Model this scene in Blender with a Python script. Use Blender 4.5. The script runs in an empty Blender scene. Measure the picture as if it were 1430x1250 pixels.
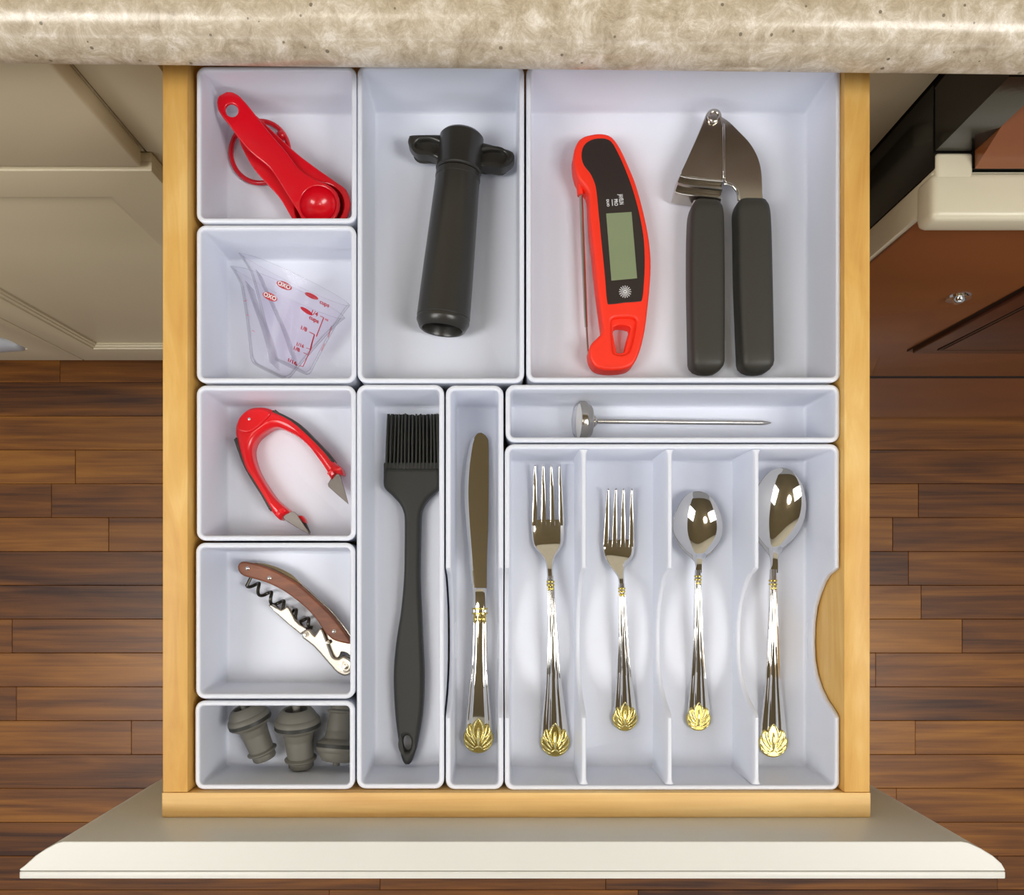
import bpy, bmesh, math, random
from mathutils import Vector, Matrix

random.seed(7)
SC = bpy.context.scene
COL = SC.collection
PI = math.pi

# ---------------------------------------------------------------- camera
# Heights below are in centimetres relative to the rim of the drawer bins (84 cm above the floor).
F, U0, V0, DC, RIM = 1128.0, 700.0, 800.0, 52.0, 84.0
cam_d = bpy.data.cameras.new('camera')
cam = bpy.data.objects.new('camera', cam_d)
COL.objects.link(cam)
cam.location = (0, 0, (RIM + DC) / 100)
cam_d.sensor_width = 36
cam_d.lens = 36 * F / 1430
cam_d.shift_x = (715 - U0) / 1430
cam_d.shift_y = (V0 - 625) / 1430
cam_d.clip_start = 0.01
SC.camera = cam

# ---------------------------------------------------------------- world, lights, exposure
SC.view_settings.view_transform = 'Standard'
SC.view_settings.look = 'None'
SC.view_settings.gamma = 1
SC.view_settings.use_curve_mapping = False
SC.view_settings.exposure = 0.2
SC.cycles.transparent_max_bounces = 40
w = bpy.data.worlds.new('world')
SC.world = w
w.use_nodes = True
w.node_tree.nodes['Background'].inputs[0].default_value = (0.97, 0.97, 1.0, 1)
w.node_tree.nodes['Background'].inputs[1].default_value = 0.26


def area(name, loc, target, sx, sy, power, color=(1, 1, 1)):
    d = bpy.data.lights.new(name, 'AREA')
    d.shape = 'RECTANGLE'
    d.size, d.size_y, d.energy, d.color = sx, sy, power, color
    o = bpy.data.objects.new(name, d)
    COL.objects.link(o)
    o.location = loc
    o.rotation_euler = (Vector(target) - Vector(loc)).to_track_quat('-Z', 'Y').to_euler()
    return o


area('added_side_light', (-0.90, -0.30, 2.50), (-0.05, 0.05, 0.8), 0.5, 1.4, 24, (1, 0.985, 0.96))  # added pair of overhead lights, set apart so flat cutlery reflects dark ceiling
area('added_side_light', (0.90, -0.30, 2.50), (0.05, 0.05, 0.8), 0.5, 1.4, 24, (1, 0.985, 0.96))
area('added_strip_light', (0, -1.9, 1.42), (0, 0.3, 0.9), 3.6, 0.16, 8, (0.96, 0.97, 1))  # added low strip, shaped for the highlight along the counter's rounded edge


# ---------------------------------------------------------------- helpers
def q(u, v, h):
    d = DC - h
    return ((u - U0) * d / F, (V0 - v) * d / F)


def qs(pts, h):
    return [q(p[0], p[1], h) for p in pts]


def Z(pts, ox, oy, s):
    return [(ox + p[0] / s, oy + p[1] / s) + tuple(p[2:]) for p in pts]


def W(x, y, h):
    return Vector((x, y, RIM + h)) * 0.01


WL = {}


def wl(o):
    return WL.get(o.name, Vector((0, 0, 0))) if o else Vector((0, 0, 0))


def tag(o, label=None, cat=None, group=None, kind=None):
    if label: o['label'] = label
    if cat: o['category'] = cat
    if group: o['group'] = group
    if kind: o['kind'] = kind
    return o


def thing(name, label, cat, loc, group=None):
    o = bpy.data.objects.new(name, None)
    o.empty_display_size = 0.02
    COL.objects.link(o)
    o.location = loc
    WL[o.name] = Vector(loc)
    return tag(o, label, cat, group)


def obj(name, bm, m, parent=None, smooth=38, label=None, cat=None, group=None, kind=None, origin=None):
    bmesh.ops.recalc_face_normals(bm, faces=bm.faces)
    base = wl(parent)
    o0 = Vector(origin) if origin is not None else base
    bmesh.ops.translate(bm, verts=bm.verts, vec=-o0)
    bm.normal_update()
    flat = [len(f.verts) == 3 and abs(f.normal.z) > 0.9995 for f in bm.faces]   # level tops of plates stay flat
    me = bpy.data.meshes.new(name)
    bm.to_mesh(me)
    bm.free()
    for mm in (m if isinstance(m, (list, tuple)) else [m]):
        me.materials.append(mm)
    if smooth:
        me.polygons.foreach_set('use_smooth', [True] * len(me.polygons))
        me.set_sharp_from_angle(angle=math.radians(smooth))
        me.polygons.foreach_set('use_smooth', [not f for f in flat])
    o = bpy.data.objects.new(name, me)
    COL.objects.link(o)
    if parent: o.parent = parent
    o.location = o0 - base
    WL[o.name] = o0
    return tag(o, label, cat, group, kind)


def cat_closed(pts, n):
    out = []
    N = len(pts)
    dim = len(pts[0])
    for i in range(N):
        p0, p1, p2, p3 = pts[i - 1], pts[i], pts[(i + 1) % N], pts[(i + 2) % N]
        for k in range(n):
            t = k / n
            out.append(tuple(0.5 * (2 * p1[j] + (p2[j] - p0[j]) * t + (2 * p0[j] - 5 * p1[j] + 4 * p2[j] - p3[j]) * t * t
                                    + (3 * p1[j] - p0[j] - 3 * p2[j] + p3[j]) * t ** 3) for j in range(dim)))
    return out


def cat_open(pts, n):
    out = []
    N = len(pts)
    dim = len(pts[0])
    for i in range(N - 1):
        p0, p1, p2, p3 = pts[max(i - 1, 0)], pts[i], pts[i + 1], pts[min(i + 2, N - 1)]
        for k in range(n):
            t = k / n
            out.append(tuple(0.5 * (2 * p1[j] + (p2[j] - p0[j]) * t + (2 * p0[j] - 5 * p1[j] + 4 * p2[j] - p3[j]) * t * t
                                    + (3 * p1[j] - p0[j] - 3 * p2[j] + p3[j]) * t ** 3) for j in range(dim)))
    out.append(tuple(pts[-1]))
    return out


def lerp_table(tab, x):
    if x <= tab[0][0]: return tab[0][1]
    for a, b in zip(tab, tab[1:]):
        if x <= b[0]:
            return a[1] + (b[1] - a[1]) * (x - a[0]) / (b[0] - a[0])
    return tab[-1][1]


def area2(p):
    return sum(p[i - 1][0] * p[i][1] - p[i][0] * p[i - 1][1] for i in range(len(p))) / 2


def ccw(p):
    return p if area2(p) > 0 else p[::-1]


def inset(p, d):
    out = []
    N = len(p)
    for i in range(N):
        a, b, c = Vector(p[i - 1][:2]), Vector(p[i][:2]), Vector(p[(i + 1) % N][:2])
        e1 = (b - a)
        e2 = (c - b)
        if e1.length < 1e-9 or e2.length < 1e-9:
            e = e1 if e1.length > e2.length else e2
            e1 = e2 = e
        e1 = e1.normalized()
        e2 = e2.normalized()
        n1 = Vector((-e1.y, e1.x))
        n2 = Vector((-e2.y, e2.x))
        m = n1 + n2
        if m.length < 1e-6: m = n1
        m.normalize()
        k = 1 / max(0.6, m.dot(n1))
        out.append((b.x + m.x * d * k, b.y + m.y * d * k))
    return out


def loft(bm, rings, cap0=True, cap1=True, closed=True):
    vs = [[bm.verts.new(W(*p)) for p in r] for r in rings]
    n = len(vs[0])
    for a, b in zip(vs, vs[1:]):
        for i in range(n if closed else n - 1):
            j = (i + 1) % n
            try:
                bm.faces.new((a[i], a[j], b[j], b[i]))
            except ValueError:
                pass
    if cap0: bm.faces.new(vs[0][::-1])
    if cap1: bm.faces.new(vs[-1])
    return vs


def slab(bm, poly, hb, ht, bev=0.05, holes=(), seg=3, bbev=None, lift=None):
    """Plate with rounded edges and true vertical walls; poly in cm. lift(x, y) bends or tilts it."""
    poly = ccw(list(poly))
    if bbev is None: bbev = min(bev, 0.06)
    bev = min(bev, (ht - hb) * 0.7)
    spec = [(bbev, hb), (0, hb + bbev)]
    for k in range(seg + 1):
        a = PI / 2 * k / seg
        spec.append((bev * (1 - math.cos(a)), ht - bev + bev * math.sin(a)))
    f = lift or (lambda x, y: 0)
    ends = [[], []]

    def ringset(p, sign):
        rr = []
        for ins, h in spec:
            pp = inset(p, ins * sign)
            rr.append([(a[0], a[1], h + f(a[0], a[1])) for a in pp])
        vs = [[bm.verts.new(W(*c)) for c in r] for r in rr]
        n = len(vs[0])
        for a, b in zip(vs, vs[1:]):
            for i in range(n):
                j = (i + 1) % n
                bm.faces.new((a[i], a[j], b[j], b[i]))
        for e, ring in ((0, vs[0]), (1, vs[-1])):
            for i in range(n):
                ed = bm.edges.get((ring[i], ring[(i + 1) % n]))
                ends[e].append(ed)

    ringset(poly, 1)
    for hpoly in holes:
        ringset(ccw(list(hpoly)), -1)
    for e in ends:
        bmesh.ops.triangle_fill(bm, use_beauty=True, use_dissolve=False, edges=e)


def section(n=20, e=2.0):
    out = []
    for i in range(n):
        a = 2 * PI * i / n
        c, s = math.cos(a), math.sin(a)
        out.append((math.copysign(abs(c) ** (2 / e), c), math.copysign(abs(s) ** (2 / e), s)))
    return out


def spine(bm, pts, sec, href=None, sub=6, caps=True, roundends=(0, 0)):
    """pts: (u, v, halfwidth_px, centre height, half height)."""
    P = cat_open(pts, sub) if sub > 1 else [tuple(p) for p in pts]
    cm = []
    for (u, v, hw, hc, hh) in P:
        h = hc if href is None else href
        x, y = q(u, v, h)
        cm.append((x, y, hw * (DC - h) / F, hc, hh))
    rings = []
    N = len(cm)

    def ring(i, k=1.0, off=0.0):
        a, b = cm[max(i - 1, 0)], cm[min(i + 1, N - 1)]
        t = Vector((b[0] - a[0], b[1] - a[1]))
        t = t.normalized() if t.length > 0 else Vector((0, 1))
        n = Vector((-t.y, t.x))
        x, y, hw, hc, hh = cm[i]
        return [(x + n.x * s * hw * k + t.x * off, y + n.y * s * hw * k + t.y * off, hc + z * hh * k) for s, z in sec]
    if roundends[0]:
        for a in (80, 60, 40, 20):
            A = math.radians(a)
            rings.append(ring(0, math.cos(A), -roundends[0] * math.sin(A)))
    for i in range(N): rings.append(ring(i))
    if roundends[1]:
        for a in (20, 40, 60, 80):
            A = math.radians(a)
            rings.append(ring(N - 1, math.cos(A), roundends[1] * math.sin(A)))
    loft(bm, rings, caps, caps)


def lathe(bm, prof, org, axis, seg=32, scale=1.0, caps=False):
    """prof (r, t) in cm turned about an axis through org (x, y, h)."""
    ax = Vector(axis).normalized()
    up = Vector((0, 0, 1)) if abs(ax.z) < 0.9 else Vector((1, 0, 0))
    e1 = ax.cross(up).normalized()
    e2 = ax.cross(e1)
    O = Vector(org)
    rings = []
    for r, t in prof:
        r = max(r, 0.001) * scale
        c = O + ax * t * scale
        rings.append([tuple(c + e1 * r * math.cos(2 * PI * i / seg) + e2 * r * math.sin(2 * PI * i / seg)) for i in range(seg)])
    loft(bm, rings, caps, caps)


def tube(bm, pts, r, seg=10, closed=False):
    """pts (x, y, h) in cm."""
    P = [Vector(p) for p in pts]
    rings = []
    N = len(P)
    pn = None
    for i in range(N):
        t = (P[(i + 1) % N] - P[i - 1]) if closed else (P[min(i + 1, N - 1)] - P[max(i - 1, 0)])
        t.normalize()
        if pn is None:
            pn = Vector((0, 0, 1)) if abs(t.z) < 0.9 else Vector((1, 0, 0))
        n = (pn - t * pn.dot(t)).normalized()
        pn = n
        b = t.cross(n)
        rr = r[i] if isinstance(r, (list, tuple)) else r
        rings.append([tuple(P[i] + n * rr * math.cos(2 * PI * k / seg) + b * rr * math.sin(2 * PI * k / seg)) for k in range(seg)])
    if closed: rings.append(rings[0])
    loft(bm, rings, not closed, not closed)
    if closed: bmesh.ops.remove_doubles(bm, verts=bm.verts, dist=1e-6)


def box(bm, x0, x1, y0, y1, h0, h1, bev=0.0, seg=2):
    vs = [bm.verts.new(W(x, y, h)) for h in (h0, h1) for x, y in ((x0, y0), (x1, y0), (x1, y1), (x0, y1))]
    fs = [(3, 2, 1, 0), (4, 5, 6, 7), (0, 1, 5, 4), (1, 2, 6, 5), (2, 3, 7, 6), (3, 0, 4, 7)]
    faces = [bm.faces.new([vs[i] for i in f]) for f in fs]
    if bev:
        ed = list({e for f in faces for e in f.edges})
        bmesh.ops.bevel(bm, geom=ed, offset=bev * 0.01, segments=seg, profile=0.5, affect='EDGES')


def circle(cx, cy, r, n=24, ry=None, rot=0.0):
    ry = r if ry is None else ry
    out = []
    for i in range(n):
        a = 2 * PI * i / n
        x, y = r * math.cos(a), ry * math.sin(a)
        out.append((cx + x * math.cos(rot) - y * math.sin(rot), cy + x * math.sin(rot) + y * math.cos(rot)))
    return out


def rrect(x0, x1, y0, y1, r, n=6):
    out = []
    for cx, cy, a0 in ((x1 - r, y1 - r, 0), (x0 + r, y1 - r, 90), (x0 + r, y0 + r, 180), (x1 - r, y0 + r, 270)):
        for k in range(n + 1):
            a = math.radians(a0 + 90 * k / n)
            out.append((cx + r * math.cos(a), cy + r * math.sin(a)))
    return out


def text_bm(s, size, bold=0.0):
    """flat text outline as a bmesh, x to the right, centred, size in cm."""
    c = bpy.data.curves.new('lettering', 'FONT')
    c.body = s
    c.size = size
    c.align_x = 'CENTER'
    c.align_y = 'CENTER'
    c.offset = bold
    c.resolution_u = 3
    o = bpy.data.objects.new('lettering', c)
    COL.objects.link(o)
    dg = bpy.context.evaluated_depsgraph_get()
    me = o.evaluated_get(dg).to_mesh()
    verts = [tuple(v.co) for v in me.vertices]
    polys = [tuple(p.vertices) for p in me.polygons]
    o.evaluated_get(dg).to_mesh_clear()
    bpy.data.objects.remove(o)
    bpy.data.curves.remove(c)
    return verts, polys


def put_text(bm, s, size, fn, bold=0.0, mi=0):
    """fn maps text coordinates (cm) to (x, y, h)."""
    verts, polys = text_bm(s, size, bold)
    vs = [bm.verts.new(W(*fn(v[0], v[1]))) for v in verts]
    for p in polys:
        try:
            f = bm.faces.new([vs[i] for i in p])
            f.material_index = mi
        except ValueError:
            pass


# ---------------------------------------------------------------- materials
def lin(c):
    return tuple((x / 255 / 12.92 if x / 255 <= 0.04045 else ((x / 255 + 0.055) / 1.055) ** 2.4) for x in c) + (1,)


def mat(name, rgb, rough=0.5, metal=0.0, coat=0.0, var=0.04, vscale=8.0, bump=0.0, bscale=200.0, spec=0.5, sss=0.0, stretch=(1, 1, 1)):
    m = bpy.data.materials.new(name)
    m.use_nodes = True
    nt = m.node_tree
    b = nt.nodes['Principled BSDF']
    b.inputs['Roughness'].default_value = rough
    b.inputs['Metallic'].default_value = metal
    b.inputs['Coat Weight'].default_value = coat
    b.inputs['Coat Roughness'].default_value = 0.08
    b.inputs['Specular IOR Level'].default_value = spec
    tc = nt.nodes.new('ShaderNodeTexCoord')
    mp = nt.nodes.new('ShaderNodeMapping')
    mp.inputs['Scale'].default_value = stretch
    nt.links.new(tc.outputs['Object'], mp.inputs['Vector'])
    nz = nt.nodes.new('ShaderNodeTexNoise')
    nz.inputs['Scale'].default_value = vscale
    nz.inputs['Detail'].default_value = 4
    nt.links.new(mp.outputs['Vector'], nz.inputs['Vector'])
    rp = nt.nodes.new('ShaderNodeValToRGB')
    L = lin(rgb)
    rp.color_ramp.elements[0].color = tuple(x * (1 - var) for x in L[:3]) + (1,)
    rp.color_ramp.elements[1].color = tuple(min(1, x * (1 + var)) for x in L[:3]) + (1,)
    rp.color_ramp.elements[0].position = 0.3
    rp.color_ramp.elements[1].position = 0.7
    nt.links.new(nz.outputs['Fac'], rp.inputs['Fac'])
    nt.links.new(rp.outputs['Color'], b.inputs['Base Color'])
    if bump:
        n2 = nt.nodes.new('ShaderNodeTexNoise')
        n2.inputs['Scale'].default_value = bscale
        n2.inputs['Detail'].default_value = 3
        nt.links.new(mp.outputs['Vector'], n2.inputs['Vector'])
        bp = nt.nodes.new('ShaderNodeBump')
        bp.inputs['Strength'].default_value = bump
        bp.inputs['Distance'].default_value = 0.001
        nt.links.new(n2.outputs['Fac'], bp.inputs['Height'])
        nt.links.new(bp.outputs['Normal'], b.inputs['Normal'])
    return m


def wood(name, dark, mid, light, axis='x', grain=70.0, along=3.0, rough=0.45, vary=0.0, coat=0.0, bump=0.15, contrast=(0.3, 0.7), lines=0.0):
    m = bpy.data.materials.new(name)
    m.use_nodes = True
    nt = m.node_tree
    b = nt.nodes['Principled BSDF']
    b.inputs['Roughness'].default_value = rough
    b.inputs['Coat Weight'].default_value = coat
    b.inputs['Coat Roughness'].default_value = 0.25
    tc = nt.nodes.new('ShaderNodeTexCoord')
    oi = nt.nodes.new('ShaderNodeObjectInfo')
    ml = nt.nodes.new('ShaderNodeMath')
    ml.operation = 'MULTIPLY'
    ml.inputs[1].default_value = 37.0 if vary else 0.0
    nt.links.new(oi.outputs['Random'], ml.inputs[0])
    ad = nt.nodes.new('ShaderNodeVectorMath')
    ad.operation = 'ADD'
    nt.links.new(tc.outputs['Object'], ad.inputs[0])
    nt.links.new(ml.outputs[0], ad.inputs[1])
    mp = nt.nodes.new('ShaderNodeMapping')
    s = [grain, grain, grain]
    s['xyz'.index(axis)] = along
    mp.inputs['Scale'].default_value = s
    nt.links.new(ad.outputs[0], mp.inputs['Vector'])
    n1 = nt.nodes.new('ShaderNodeTexNoise')
    n1.inputs['Scale'].default_value = 1.0
    n1.inputs['Detail'].default_value = 5
    n1.inputs['Roughness'].default_value = 0.62
    n1.inputs['Distortion'].default_value = 0.8
    nt.links.new(mp.outputs['Vector'], n1.inputs['Vector'])
    mp2 = nt.nodes.new('ShaderNodeMapping')
    s2 = [grain * 0.22] * 3
    s2['xyz'.index(axis)] = along * 0.9
    mp2.inputs['Scale'].default_value = s2
    nt.links.new(ad.outputs[0], mp2.inputs['Vector'])
    n2 = nt.nodes.new('ShaderNodeTexNoise')
    n2.inputs['Scale'].default_value = 1.0
    n2.inputs['Detail'].default_value = 2
    n2.inputs['Distortion'].default_value = 1.5
    nt.links.new(mp2.outputs['Vector'], n2.inputs['Vector'])
    mx = nt.nodes.new('ShaderNodeMix')
    mx.data_type = 'FLOAT'
    mx.inputs['Factor'].default_value = 0.45
    nt.links.new(n1.outputs['Fac'], mx.inputs['A'])
    nt.links.new(n2.outputs['Fac'], mx.inputs['B'])
    fac = mx.outputs['Result']
    if vary:
        a2 = nt.nodes.new('ShaderNodeMath')
        a2.operation = 'MULTIPLY_ADD'
        a2.inputs[1].default_value = vary
        a2.inputs[2].default_value = -vary / 2
        nt.links.new(oi.outputs['Random'], a2.inputs[0])
        a3 = nt.nodes.new('ShaderNodeMath')
        a3.operation = 'ADD'
        nt.links.new(fac, a3.inputs[0])
        nt.links.new(a2.outputs[0], a3.inputs[1])
        fac = a3.outputs[0]
    rp = nt.nodes.new('ShaderNodeValToRGB')
    rp.color_ramp.elements[0].position = contrast[0]
    rp.color_ramp.elements[1].position = contrast[1]
    rp.color_ramp.elements[0].color = lin(dark)
    rp.color_ramp.elements[1].color = lin(light)
    e = rp.color_ramp.elements.new(sum(contrast) / 2)
    e.color = lin(mid)
    nt.links.new(fac, rp.inputs['Fac'])
    nt.links.new(rp.outputs['Color'], b.inputs['Base Color'])
    bp = nt.nodes.new('ShaderNodeBump')
    bp.inputs['Strength'].default_value = bump
    bp.inputs['Distance'].default_value = 0.001
    nt.links.new(n1.outputs['Fac'], bp.inputs['Height'])
    nt.links.new(bp.outputs['Normal'], b.inputs['Normal'])
    return m


def clear_plastic(name, tint=(0.985, 0.98, 0.99)):
    m = bpy.data.materials.new(name)
    m.use_nodes = True
    nt = m.node_tree
    nt.nodes.remove(nt.nodes['Principled BSDF'])
    out = nt.nodes['Material Output']
    tr = nt.nodes.new('ShaderNodeBsdfTransparent')
    tr.inputs[0].default_value = tint + (1,)
    gl = nt.nodes.new('ShaderNodeBsdfGlossy')
    gl.inputs['Roughness'].default_value = 0.06
    lw = nt.nodes.new('ShaderNodeLayerWeight')
    lw.inputs['Blend'].default_value = 0.5
    fr = nt.nodes.new('ShaderNodeMapRange')   # reflection of a thin sheet, the same from either side
    fr.interpolation_type = 'SMOOTHERSTEP'
    fr.inputs['From Min'].default_value = 0.4
    fr.inputs['To Min'].default_value = 0.004
    fr.inputs['To Max'].default_value = 0.4
    nt.links.new(lw.outputs['Facing'], fr.inputs['Value'])
    nz = nt.nodes.new('ShaderNodeTexNoise')
    nz.inputs['Scale'].default_value = 60
    tc = nt.nodes.new('ShaderNodeTexCoord')
    nt.links.new(tc.outputs['Object'], nz.inputs['Vector'])
    bp = nt.nodes.new('ShaderNodeBump')
    bp.inputs['Strength'].default_value = 0.05
    nt.links.new(nz.outputs['Fac'], bp.inputs['Height'])
    nt.links.new(bp.outputs['Normal'], gl.inputs['Normal'])
    rp = nt.nodes.new('ShaderNodeValToRGB')   # a slanting look passes through more plastic
    rp.color_ramp.elements[0].position = 0.55
    rp.color_ramp.elements[0].color = tint + (1,)
    rp.color_ramp.elements[1].color = (0.74, 0.73, 0.76, 1)
    nt.links.new(lw.outputs['Facing'], rp.inputs['Fac'])
    nt.links.new(rp.outputs['Color'], tr.inputs[0])
    mx = nt.nodes.new('ShaderNodeMixShader')
    nt.links.new(fr.outputs[0], mx.inputs[0])
    nt.links.new(tr.outputs[0], mx.inputs[1])
    nt.links.new(gl.outputs[0], mx.inputs[2])
    nt.links.new(mx.outputs[0], out.inputs['Surface'])
    return m


def stone(name):
    m = bpy.data.materials.new(name)
    m.use_nodes = True
    nt = m.node_tree
    b = nt.nodes['Principled BSDF']
    b.inputs['Roughness'].default_value = 0.3
    b.inputs['Coat Weight'].default_value = 0.4
    b.inputs['Coat Roughness'].default_value = 0.16
    tc = nt.nodes.new('ShaderNodeTexCoord')
    n0 = nt.nodes.new('ShaderNodeTexNoise')
    n0.inputs['Scale'].default_value = 75
    n0.inputs['Detail'].default_value = 12
    n0.inputs['Roughness'].default_value = 0.82
    n0.inputs['Distortion'].default_value = 0.45
    nt.links.new(tc.outputs['Object'], n0.inputs['Vector'])
    r0 = nt.nodes.new('ShaderNodeValToRGB')
    r0.color_ramp.elements[0].position = 0.34
    r0.color_ramp.elements[0].color = lin((158, 140, 114))
    r0.color_ramp.elements[1].position = 0.66
    r0.color_ramp.elements[1].color = lin((236, 227, 213))
    e = r0.color_ramp.elements.new(0.5)
    e.color = lin((196, 181, 156))
    nt.links.new(n0.outputs['Fac'], r0.inputs['Fac'])
    vo = nt.nodes.new('ShaderNodeTexVoronoi')
    vo.inputs['Scale'].default_value = 170
    vo.inputs['Randomness'].default_value = 1
    nt.links.new(tc.outputs['Object'], vo.inputs['Vector'])
    n1 = nt.nodes.new('ShaderNodeTexNoise')
    n1.inputs['Scale'].default_value = 14
    n1.inputs['Detail'].default_value = 3
    nt.links.new(tc.outputs['Object'], n1.inputs['Vector'])
    # chip radius differs from cell to cell, most cells have none
    sx = nt.nodes.new('ShaderNodeSeparateColor')
    nt.links.new(vo.outputs['Color'], sx.inputs[0])
    gt = nt.nodes.new('ShaderNodeMath')
    gt.operation = 'MULTIPLY_ADD'
    gt.inputs[1].default_value = 0.8
    gt.inputs[2].default_value = -0.58
    nt.links.new(sx.outputs[0], gt.inputs[0])
    lt = nt.nodes.new('ShaderNodeMath')
    lt.operation = 'LESS_THAN'
    nt.links.new(vo.outputs['Distance'], lt.inputs[0])
    nt.links.new(gt.outputs[0], lt.inputs[1])
    mx = nt.nodes.new('ShaderNodeMix')
    mx.data_type = 'RGBA'
    nt.links.new(lt.outputs[0], mx.inputs['Factor'])
    nt.links.new(r0.outputs['Color'], mx.inputs['A'])
    mx.inputs['B'].default_value = lin((128, 116, 98))
    nt.links.new(mx.outputs['Result'], b.inputs['Base Color'])
    return m


M_BIN = mat('white_bin_plastic', (227, 231, 242), 0.42, var=0.012, spec=0.4)
M_MAPLE_Y = wood('maple_along_y', (206, 152, 74), (222, 174, 92), (238, 200, 126), 'y', 80, 11, 0.5, bump=0.1)
M_MAPLE_X = wood('maple_along_x', (216, 166, 94), (238, 196, 124), (248, 216, 156), 'x', 110, 4, 0.5, bump=0.1)
M_PLY = wood('drawer_bottom_ply', (180, 140, 84), (205, 166, 108), (222, 188, 132), 'x', 60, 4, 0.55)
M_PLANK = wood('red_oak_plank', (66, 32, 8), (128, 76, 22), (172, 112, 36), 'x', 85, 2.6, 0.42, vary=0.22, coat=0.15, bump=0.2, contrast=(0.3, 0.72))
M_SUB = mat('floor_underlay', (40, 22, 12), 0.9)
M_CREAM = mat('cream_cabinet_paint', (204, 191, 160), 0.38, var=0.015)
M_CREAMW = mat('cream_white_front_paint', (217, 215, 206), 0.35, var=0.012)
M_WHITE = mat('white_trim_paint', (240, 236, 226), 0.35, var=0.01)
M_STONE = stone('beige_speckled_stone')
M_RED = mat('red_gloss_plastic', (214, 6, 30), 0.25, var=0.03, coat=0.3)
M_RED2 = mat('bright_red_plastic', (228, 8, 22), 0.28, var=0.03, coat=0.2)
M_ORANGE = mat('orange_red_plastic', (250, 50, 22), 0.45, var=0.02)
M_FACE = mat('dark_brown_face_plate', (50, 42, 40), 0.3, var=0.04)
M_LCD = mat('grey_green_lcd', (134, 146, 112), 0.15, var=0.03)
M_PRINT = mat('white_print', (225, 225, 225), 0.6)
M_REDPRINT = mat('red_print', (178, 4, 34), 0.5)
M_PINKPRINT = mat('faded_red_print', (216, 110, 130), 0.5)
M_BLACK = mat('black_pump_plastic', (46, 44, 40), 0.3, var=0.05)
M_CAVITY = mat('black_bore_and_gap_shade', (14, 14, 14), 0.5)  # pump bore black, also the shade painted into the range drawer gap
M_RUBBER = mat('dark_grey_rubber', (54, 52, 46), 0.5, var=0.03, bump=0.05, bscale=900)
M_SILI = mat('charcoal_silicone', (47, 47, 42), 0.5, var=0.03)
M_GREY = mat('grey_rubber', (104, 101, 92), 0.55, var=0.03)
M_BAND = mat('dark_seal_band', (40, 40, 36), 0.5)
M_STEEL = mat('polished_steel', (222, 220, 216), 0.05, 1.0, var=0.01)
M_SATIN = mat('satin_steel', (196, 190, 180), 0.2, 1.0, var=0.03, stretch=(1, 1, 1))
M_BRUSH = mat('brushed_blade_steel', (132, 126, 122), 0.36, 1.0, var=0.03)
M_GOLD = mat('gold_plate', (212, 192, 112), 0.22, 1.0, var=0.04)
M_GOLDB = mat('gold_relief_glint', (248, 236, 168), 0.1, 1.0, var=0.02)  # paler copy of the plate gold, glint on raised leaves put into the colour
M_WALNUT = wood('walnut_scale', (84, 42, 22), (124, 68, 40), (156, 94, 58), 'x', 160, 30, 0.4, bump=0.05)
M_WORM = mat('dark_worm_wire', (60, 56, 48), 0.3, 0.7)
M_CLEAR = clear_plastic('clear_plastic')
M_BROWN = mat('brown_enamel', (124, 70, 34), 0.25, var=0.08, vscale=5, coat=0.4)
M_BROWN2 = mat('dark_brown_enamel', (70, 32, 20), 0.2, var=0.05, coat=0.4)
M_BLACKG = mat('black_gloss_enamel', (20, 19, 17), 0.12, var=0.1, bump=0.03, bscale=300)
M_BEIGE = mat('beige_enamel', (214, 206, 180), 0.3, var=0.015)
M_GREYP = mat('pale_grey_plastic', (170, 172, 176), 0.4)
M_CEIL = mat('ceiling_paint', (146, 132, 100), 0.8)
M_WALL = mat('beige_wall_paint', (205, 196, 172), 0.8)
M_LAMP = bpy.data.materials.new('lamp_tube')
M_LAMP.use_nodes = True
_b = M_LAMP.node_tree.nodes['Principled BSDF']
_b.inputs['Emission Color'].default_value = (1, 0.98, 0.95, 1)
_b.inputs['Emission Strength'].default_value = 14

# ---------------------------------------------------------------- setting
FL = -84.0
bm = bmesh.new()
box(bm, -170, 170, -170, 110, FL - 3, FL - 1.2)
floor = obj('floor', bm, M_SUB, kind='structure', smooth=0)
PW = 5.7
row0 = q(0, 581, FL)[1]
meshes = {}
r = 0
for k in range(-3, 20):
    y1 = row0 - k * PW
    x = -150 - random.uniform(0, 50)
    while x < 140:
        L = random.choice([38, 52, 66, 80, 94])
        if L not in meshes:
            b2 = bmesh.new()
            vs = []
            box(b2, -L / 2 + 0.02, L / 2 - 0.02, -PW / 2 + 0.02, PW / 2 - 0.02, FL - 1.2, FL, 0.07, 1)
            bmesh.ops.translate(b2, verts=b2.verts, vec=-W(0, 0, FL))
            me = bpy.data.meshes.new('plank')
            b2.to_mesh(me)
            b2.free()
            me.materials.append(M_PLANK)
            meshes[L] = me
        o = bpy.data.objects.new('plank', meshes[L])
        COL.objects.link(o)
        o.parent = floor
        o.location = W(x + L / 2, y1 - PW / 2, FL + random.uniform(-0.03, 0.03))
        x += L

bm = bmesh.new()
box(bm, -170, 170, 95, 100, FL, 176)
obj('wall_north', bm, M_WALL, kind='structure', smooth=0)
bm = bmesh.new()
box(bm, -170, 170, -170, 100, 176, 180)
obj('ceiling', bm, M_CEIL, kind='structure', smooth=0)

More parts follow.
